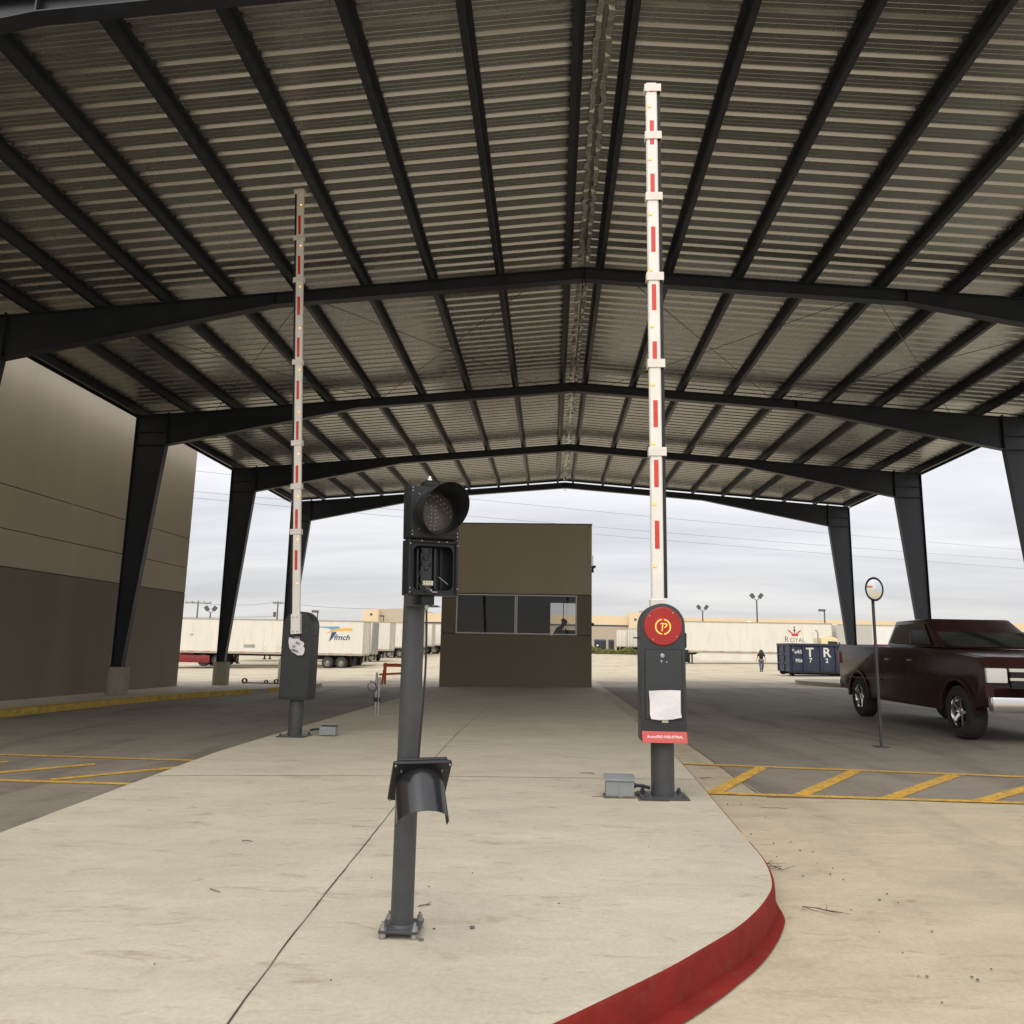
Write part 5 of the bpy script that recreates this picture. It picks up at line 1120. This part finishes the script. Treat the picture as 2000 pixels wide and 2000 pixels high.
for s in (-1, 1):
    b = MB(); b.hexa([(s*0.865, -0.75, 1.53), (s*0.865, 0.95, 1.50), (s*0.875, 0.95, 1.50), (s*0.875, -0.75, 1.53), (s*0.765, -0.62, 1.88), (s*0.765, 0.50, 1.89), (s*0.775, 0.50, 1.89), (s*0.775, -0.62, 1.88)]); b.build('side_window', M_dglass, pk)
    b = MB(); b.box(s*1.0-0.0 if s > 0 else -1.22, 1.22 if s > 0 else -1.0, 0.92, 1.02, 1.50, 1.74); b.build('mirror', M_black, pk, bevel=0.02)
    b = MB(); x0, x1 = sorted((s*0.90, s*1.005)); b.box(x0, x1, -3.235, -3.12, 1.10, 1.36); b.build('tail_lamp', M_tail, pk, bevel=0.012)
    b = MB(); x0, x1 = sorted((s*0.992, s*1.006)); b.box(x0, x1, -2.95, -0.98, 0.80, 0.825); b.build('side_moulding', M_maroon, pk)
    for cy0 in (-2.15, 1.95):
        b = MB(); n = 16; A = [(cy0+0.555*math.cos(R(180*i/n)), 0.42+0.555*math.sin(R(180*i/n))) for i in range(n+1)]; B = [(cy0+0.50*math.cos(R(180*i/n)), 0.42+0.50*math.sin(R(180*i/n))) for i in range(n+1)]
        for k in range(n): b.prism([A[k], A[k+1], B[k+1], B[k]], 'x', s*0.991, s*1.012)
        b.build('arch_trim', M_maroon, pk, bevel=0.0)
        Mw = Matrix.Translation((s*0.86, cy0, 0.425)) @ Matrix.Rotation(R(90), 4, 'Y')
        b = MB(); r, h = 0.425, 0.135; b.lathe([(r*0.60, -h), (r*0.9, -h), (r*0.985, -h*0.75), (r, -h*0.4), (r, h*0.4), (r*0.985, h*0.75), (r*0.9, h), (r*0.60, h)], 36, Mw); tw = b.build('wheel', M_tyre, pk)
        b = MB(); b.lathe([(r*0.60, -0.1), (r*0.60, s*0.12), (r*0.57, s*0.125), (r*0.54, s*0.05), (r*0.54, s*0.02)], 30, Mw); b.lathe([(0, s*0.085), (0.05, s*0.09), (0.075, s*0.08), (0.075, s*0.02)], 20, Mw)
        for k in range(5):
            Mk = Mw @ Matrix.Rotation(R(72*k+20), 4, 'Z'); sub_ = MB(); 
            q = [Mk @ Vector(p) for p in ((0.05, -0.035, s*0.045), (0.24, -0.022, s*0.075), (0.24, 0.022, s*0.075), (0.05, 0.035, s*0.045), (0.05, -0.030, s*0.085), (0.24, -0.018, s*0.115), (0.24, 0.018, s*0.115), (0.05, 0.030, s*0.085))]; b.hexa(q)
            sub_.bm.free()
        b.build('rim', M_chrome, tw)
b = MB(); b.box(-0.98, 0.98, -3.36, -3.21, 0.56, 0.74); b.build('rear_bumper', M_chrome, pk, bevel=0.02)
b = MB(); b.hexa([(-0.78, 1.285, 1.47), (0.78, 1.285, 1.47), (0.78, 1.275, 1.47), (-0.78, 1.275, 1.47), (-0.70, 0.585, 1.93), (0.70, 0.585, 1.93), (0.70, 0.575, 1.93), (-0.70, 0.575, 1.93)]); b.build('windshield', M_dglass, pk)
b = MB(); b.box(-0.62, 0.62, 2.81, 2.85, 0.84, 1.13); gr_ = b.build('grille', M_black, pk)
b = MB(); b.box(-0.64, 0.64, 2.845, 2.87, 1.09, 1.14); b.box(-0.64, 0.64, 2.845, 2.87, 0.96, 1.0); b.build('grille_bar', M_chrome, gr_)
for s in (-1, 1):
    b = MB(); x0, x1 = sorted((s*0.66, s*0.97)); b.box(x0, x1, 2.74, 2.845, 0.92, 1.14); b.build('headlamp', M_dot, pk, bevel=0.02)
    for y_ in (-0.90, 0.08, 1.12):
        b = MB(); x0, x1 = sorted((s*0.985, s*0.9925)); b.box(x0, x1, y_-0.004, y_+0.004, 0.66, 1.40); b.build('door_gap', M_void, pk)
    for y_ in (-0.72, 0.26):
        b = MB(); x0, x1 = sorted((s*0.992, s*1.015)); b.box(x0, x1, y_, y_+0.17, 1.20, 1.235); b.build('door_handle', M_chrome, pk, bevel=0.006, seg=1)
b = MB(); b.box(-0.98, 0.98, 2.83, 2.98, 0.50, 0.72); b.build('front_bumper', M_chrome, pk, bevel=0.03)

# vehicle mirror at the right edge, carried by a made-up post
rm = thing('vehicle_mirror', (4.835, 12.0, gz(4.835, 12)), 'oval black rimmed vehicle mirror on an added thin post at the right edge', 'mirror')
zc2 = 2.29-rm.location.z
b = MB(); b.cyl((0, 0.07, 0.0), (0, 0.07, zc2+0.05), 0.022, n=14); b.build('post', M_pole, rm)  # added post, there only to hold the mirror
b = MB(); b.box(-0.09, 0.09, -0.02, 0.16, 0.002, 0.014); b.build('base_plate', M_pole, rm)
Mm = Matrix.Translation((0, 0.0, zc2)) @ Matrix.Rotation(R(90), 4, 'X') @ Matrix.Diagonal((0.76, 1.0, 1, 1))
b = MB(); b.lathe([(0, -0.045), (0.10, -0.04), (0.17, -0.015), (0.182, 0.008), (0.172, 0.018), (0.148, 0.008)], 36, Mm); b.build('rim', M_black, rm)
b = MB(); b.lathe([(0, 0.022), (0.08, 0.018), (0.148, 0.008)], 36, Mm); b.build('mirror_glass', M_mirror, rm)
b = MB(); b.box(-0.107, -0.03, -0.025, -0.0235, zc2+0.02, zc2+0.05); b.build('amber_patch', M_amber, rm)  # flat amber patch laid over the mirror glass

# ================================================================ WAREHOUSE AND FAR THINGS
wh = thing('warehouse', (20, 150, gz(20, 150)), 'long low warehouse with cream upper band and tan lower wall across the background', 'building')
def wmb():
    b = MB(); b.M = Matrix.Translation((-20, -150, -wh.location.z)); return b
WB = -1.0
b = wmb(); b.box(-25.0, 140, 150, 190, WB, 5.32); b.build('lower_wall', M_wtan, wh)
b = wmb(); b.box(-25.0, 140, 149.9, 190, 5.60, 7.25); b.build('upper_band', M_cream, wh)
b = wmb(); b.box(-25.0, 140, 149.95, 190, 5.321, 5.599); b.build('stripe', M_navy, wh)
b = wmb(); b.box(-33.9, -25.01, 150.3, 190, WB, 7.95); b.build('tall_block', mat('tall_block_tan', (0.50, 0.42, 0.31), 0.85), wh)
tw1 = wmb(); tw1.box(-35.9, -33.0, 148.5, 152, WB, 7.70); tw = tw1.build('corner_tower', M_cream, wh)
b = wmb(); b.box(-34.55, -34.10, 148.48, 148.5, 6.55, 7.0); b.build('tower_window', M_navy, tw)
tw1 = wmb(); tw1.box(14.55, 24.5, 148.9, 152, WB, 7.95); tw = tw1.build('corner_tower', M_cream, wh)
b = wmb(); b.box(15.55, 16.0, 148.88, 148.9, 6.42, 6.85); b.build('tower_window', M_navy, tw)
b = wmb(); b.box(16.8, 19.5, 149, 152, 7.951, 8.35); b.build('roof_hatch', M_wtan, wh)
for x in (8.25, 10.9):
    b = wmb(); b.box(x-0.12, x+2.12 if x < 9 else x+0.95, 149.93, 149.999, 0.2, 2.85); fr2 = b.build('dock_frame', M_navy, wh)
    b = wmb(); b.box(x, x+0.95, 149.9, 149.929, 0.5, 2.55); b.build('dock_door', M_dockd, fr2)
    if x < 9:
        b = wmb(); b.box(x+1.05, x+2.0, 149.9, 149.929, 0.5, 2.55); b.build('dock_door', M_dockd, fr2)
        b = wmb(); b.lathe([(0, 0), (0.17, 0), (0.17, 0.02), (0, 0.02)], 16, Matrix.Translation((x+0.5, 149.89, 1.75)) @ Matrix.Rotation(R(90), 4, 'X')); b.build('dock_light', M_white, fr2)
# roof ventilator seen above the crown trailer
b = MB(); b.cyl((0, 0, 0), (0, 0, 1.0), 0.18, n=12); b.lathe([(0.2, 0.9), (0.52, 1.15), (0.55, 1.4), (0.3, 1.68), (0, 1.72)], 16)
vt = b.build('roof_ventilator', M_white); vt.location = (37.0, 149.0, 5.6-0.25); tag(vt, 'small white globe ventilator in front of the cream band above the crown trailer', 'ventilator')
vt.location = (29.7, 120, 4.0)
vt.scale = (1, 1, 1.0)
b = MB(); b.cyl((0, 0, -3.7), (0, 0, 0.0), 0.09, n=10); o = b.build('stem', M_white, vt)
# weeds at the foot of the warehouse
bm = bmesh.new(); rr = random.Random(5)
for k in range(5200):
    x = rr.uniform(4.5, 14.5); y = 122.5+abs(rr.gauss(0, 1.4)); hgt = (0.62+0.34*math.sin(x*1.7)*math.sin(x*0.6+1)+0.25*rr.random())
    zz = gz(x, y)+rr.random()**0.8*max(0.25, hgt)*0.95; s_ = rr.uniform(0.05, 0.13); a = rr.uniform(0, 6.28); tl = rr.uniform(-0.6, 0.9)
    d = Vector((math.cos(a), math.sin(a), 0)); u = Vector((-d.y*0.3, d.x*0.3, 1)).normalized()
    c0 = Vector((x, y, zz)); bm.faces.new([bm.verts.new(c0+d*s_*p+u*s_*q*1.3) for p, q in ((-1, 0), (0, -0.6), (1, 0.1), (0.1, 1))])
me = bpy.data.meshes.new('weeds'); bm.to_mesh(me); bm.free(); me.materials.append(M_grass); wd_ = bpy.data.objects.new('weeds', me); COL.objects.link(wd_); wd_['kind'] = 'stuff'; wd_['label'] = 'low green weeds along the far edge of the yard'; wd_['category'] = 'weeds'
# yard light poles
GL = 'yard light poles'
def lightpole(x, y, ztop, kind, label):
    g = gz(x, y); t = thing('yard_light', (x, y, g), label, 'light pole', GL); h = ztop-g
    b = MB(); b.cyl((0, 0, 0), (0, 0, h-0.5), 0.12, 0.085, n=12); b.build('pole', M_lp, t)
    if kind == 2:
        for s in (-1, 1):
            b = MB(); b.M = Matrix.Translation((s*0.12, 0, h-0.5)) @ Matrix.Rotation(R(38)*s, 4, 'Y'); b.box(-0.22, 0.22, -0.18, 0.18, 0.35, 0.95); b.cyl((0, 0, 0), (0, 0, 0.36), 0.05, n=8); b.build('lamp_head', M_lp, t)
    else:
        b = MB(); b.box(-0.75, 0.12, -0.16, 0.16, h-0.5, h-0.2); b.build('lamp_head', M_lp, t)
lightpole(-44.2, 100, 5.4, 2, 'grey floodlight pole far left beside the wooden utility pole')
lightpole(-30.1, 100, 5.6, 1, 'single head light pole above the logo trailer')
lightpole(-31.6, 147, 6.8, 1, 'small light pole in front of the tan warehouse block')
lightpole(20.9, 110, 7.1, 2, 'shorter twin floodlight pole left of the crown logo')
lightpole(25.75, 100, 8.1, 2, 'tall twin floodlight pole above the crown trailer')
lightpole(37.45, 110, 7.3, 1, 'single head light pole beside the right canopy column')
# utility poles and wires
def upole(x, y, ztop, label, arm=1.4):
    g = gz(x, y); t = thing('utility_pole', (x, y, g), label, 'utility pole', 'wooden utility poles'); h = ztop-g
    b = MB(); b.cyl((0, 0, 0), (0, 0, h), 0.22, 0.15, n=10); b.build('pole', M_upole, t)
    b = MB(); b.box(-arm*2, arm*2, -0.08, 0.08, h-0.55, h-0.35); b.build('crossarm', M_upole, t)
    b = MB()
    for k in (-1, -0.5, 0.5, 1): b.cyl((k*arm*1.8, 0, h-0.35), (k*arm*1.8, 0, h-0.05), 0.07, n=8)
    b.build('insulators', M_lp, t)
    return t
upole(-73.5, 160, 9.4, 'wooden utility pole with wide crossarm, far left beside the wall')
u2_ = upole(-56.6, 160, 9.6, 'wooden utility pole with transformer above the left barrier', 0.55)
b = MB(); b.cyl((-0.5, -0.2, 6.0), (-0.5, -0.2, 7.0), 0.28, n=12); b.build('transformer', M_lp, u2_)
def wire(a, c, sag, label, r=0.02, name='power_line', n=16):
    b = MB(); a = Vector(a); c = Vector(c); pts = []
    for i in range(n+1):
        t = i/n; p = a.lerp(c, t); p.z -= sag*4*t*(1-t); pts.append(p-a)
    b.tube(pts, r, 6); o = b.build(name, M_lp); o.location = a; return tag(o, label, 'wire', 'overhead wires')
wire((-41.24, 80, 19.5), (97.6, 150, 20.2), 0.4, 'highest overhead wire crossing the sky above the booth', 0.016)
wire((-41.02, 80, 17.2), (97.4, 150, 18.4), 0.4, 'middle overhead wire crossing the sky beside the booth', 0.016)
wire((-40.95, 80, 16.5), (97.3, 150, 16.8), 0.4, 'lowest of the three long overhead wires right of the booth', 0.016)
wire((-75.5, 160, 9.25), (-57.2, 160, 9.35), 0.7, 'sagging wire between the two wooden utility poles', 0.03)
wire((-57.2, 160, 9.35), (-18, 158, 9.2), 1.0, 'thin wire from the transformer pole towards the warehouse', 0.03)
wire((-120, 160, 6.6), (-57, 160, 6.4), 0.6, 'low wire far left above the trailer roof', 0.03)

# ================================================================ SMALL DEBRIS
def stone(x, y, s, label, dz=0.15, seed=0):
    rr = random.Random(seed); bm = bmesh.new(); bmesh.ops.create_icosphere(bm, subdivisions=2, radius=s)
    for v in bm.verts: v.co *= rr.uniform(0.82, 1.1); v.co.z *= 0.55
    me = bpy.data.meshes.new('pebble'); bm.to_mesh(me); bm.free(); me.materials.append(M_stone)
    o = bpy.data.objects.new('pebble', me); COL.objects.link(o); o.location = (x, y, gz(x, y)+dz+s*0.35); o.rotation_euler = (0, 0, rr.uniform(0, 6)); return tag(o, label, 'pebble', 'loose pebbles on the slab')
stone(-0.535, 3.52, 0.012, 'dark pebble just right of the pole base plate', seed=1)
stone(-0.335, 3.68, 0.013, 'dark flat pebble lying alone right of the pole base', seed=2)
stone(-0.50, 3.66, 0.007, 'tiny pebble behind the pole base plate', seed=3)
GP = [(-0.80, 3.10), (-1.52, 3.20), (-0.62, 4.28), (-0.86, 4.70), (-0.95, 4.42), (-0.42, 4.55), (0.28, 4.55), (0.05, 4.05), (0.62, 5.2), (-0.1, 5.7), (-2.2, 6.1), (-1.9, 5.1), (-2.6, 8.6), (0.2, 9.4), (-0.4, 11.2)]
for k, (x, y) in enumerate(GP):
    o = stone(x, y, rnd.uniform(0.0035, 0.006), 'tiny dark speck of grit scattered on the island slab', seed=10+k); o['group'] = 'specks of grit on the slab'; o['category'] = 'grit'
for k in range(34):
    x = rnd.uniform(1.38, 2.0); y = rnd.uniform(3.4, 8.0)
    if x < 1.5 and y < 4.9: x += 0.15
    o = stone(x, y, rnd.uniform(0.003, 0.008), 'tiny dark bit of gravel in the gutter right of the red kerb', 0.006, 50+k); o['group'] = 'gravel bits in the gutter'; o['category'] = 'gravel'
def twig(x, y, ln, a, label, dz=0.15, seed=0, branch=0):
    rr = random.Random(seed); b = MB(); d = Vector((math.cos(a), math.sin(a), 0)); p = Vector((0, 0, 0.004)); pts = [p.copy()]
    for k in range(5): p = p+d*ln/5+Vector((rr.uniform(-1, 1), rr.uniform(-1, 1), 0))*ln*0.05; p.z = 0.004+rr.uniform(0, 0.004); pts.append(p.copy())
    b.tube(pts, [0.0022]*5+[0.001], 6)
    for k in range(branch):
        q = pts[rr.randint(0, 4)]; a2 = a+rr.uniform(-2, 2); b.tube([q, q+Vector((math.cos(a2), math.sin(a2), 0.05))*ln*rr.uniform(0.3, 0.8)], [0.0022, 0.001], 5)
    o = b.build('twig', M_twig); o.location = (x, y, gz(x, y)+dz); return tag(o, label, 'twig', 'dry twigs')
twig(1.46, 5.28, 0.16, 1.9, 'clump of dry twigs caught against the yellow mark on the kerb', 0.01, 1, 9)
twig(1.36, 4.55, 0.15, -0.6, 'branched dry twig in the gutter by the red kerb nose', 0.012, 2, 7)
twig(1.62, 8.9, 0.14, 0.1, 'dry twigs lying on the gutter between the yellow lines', 0.012, 3, 5)
twig(1.84, 7.3, 0.26, -0.05, 'flat brown twig lying on the lane before the yellow line', 0.012, 4, 0)
twig(-1.95, 5.15, 0.07, 0.0, 'thin twig lying left of the long slab crack', 0.15, 5)
twig(-1.72, 4.15, 0.09, -0.6, 'short slanted twig far left on the near slab', 0.15, 6)
twig(-1.15, 8.3, 0.06, 0.0, 'tiny twig left of the signal pole above the cross joint', 0.15, 8)
twig(0.30, 7.9+0.3, 0.14, 0.1, 'twigs lying behind the grey junction box', 0.15, 9, 3)
twig(0.36, 6.9, 0.10, 0.05, 'small twig touching the left side of the grey junction box', 0.15, 10, 1)
twig(-0.62, 3.95, 0.07, 0.5, 'scrap of dry twig left of the pole base bolts', 0.15, 11, 2)
SC.render.engine = 'CYCLES'
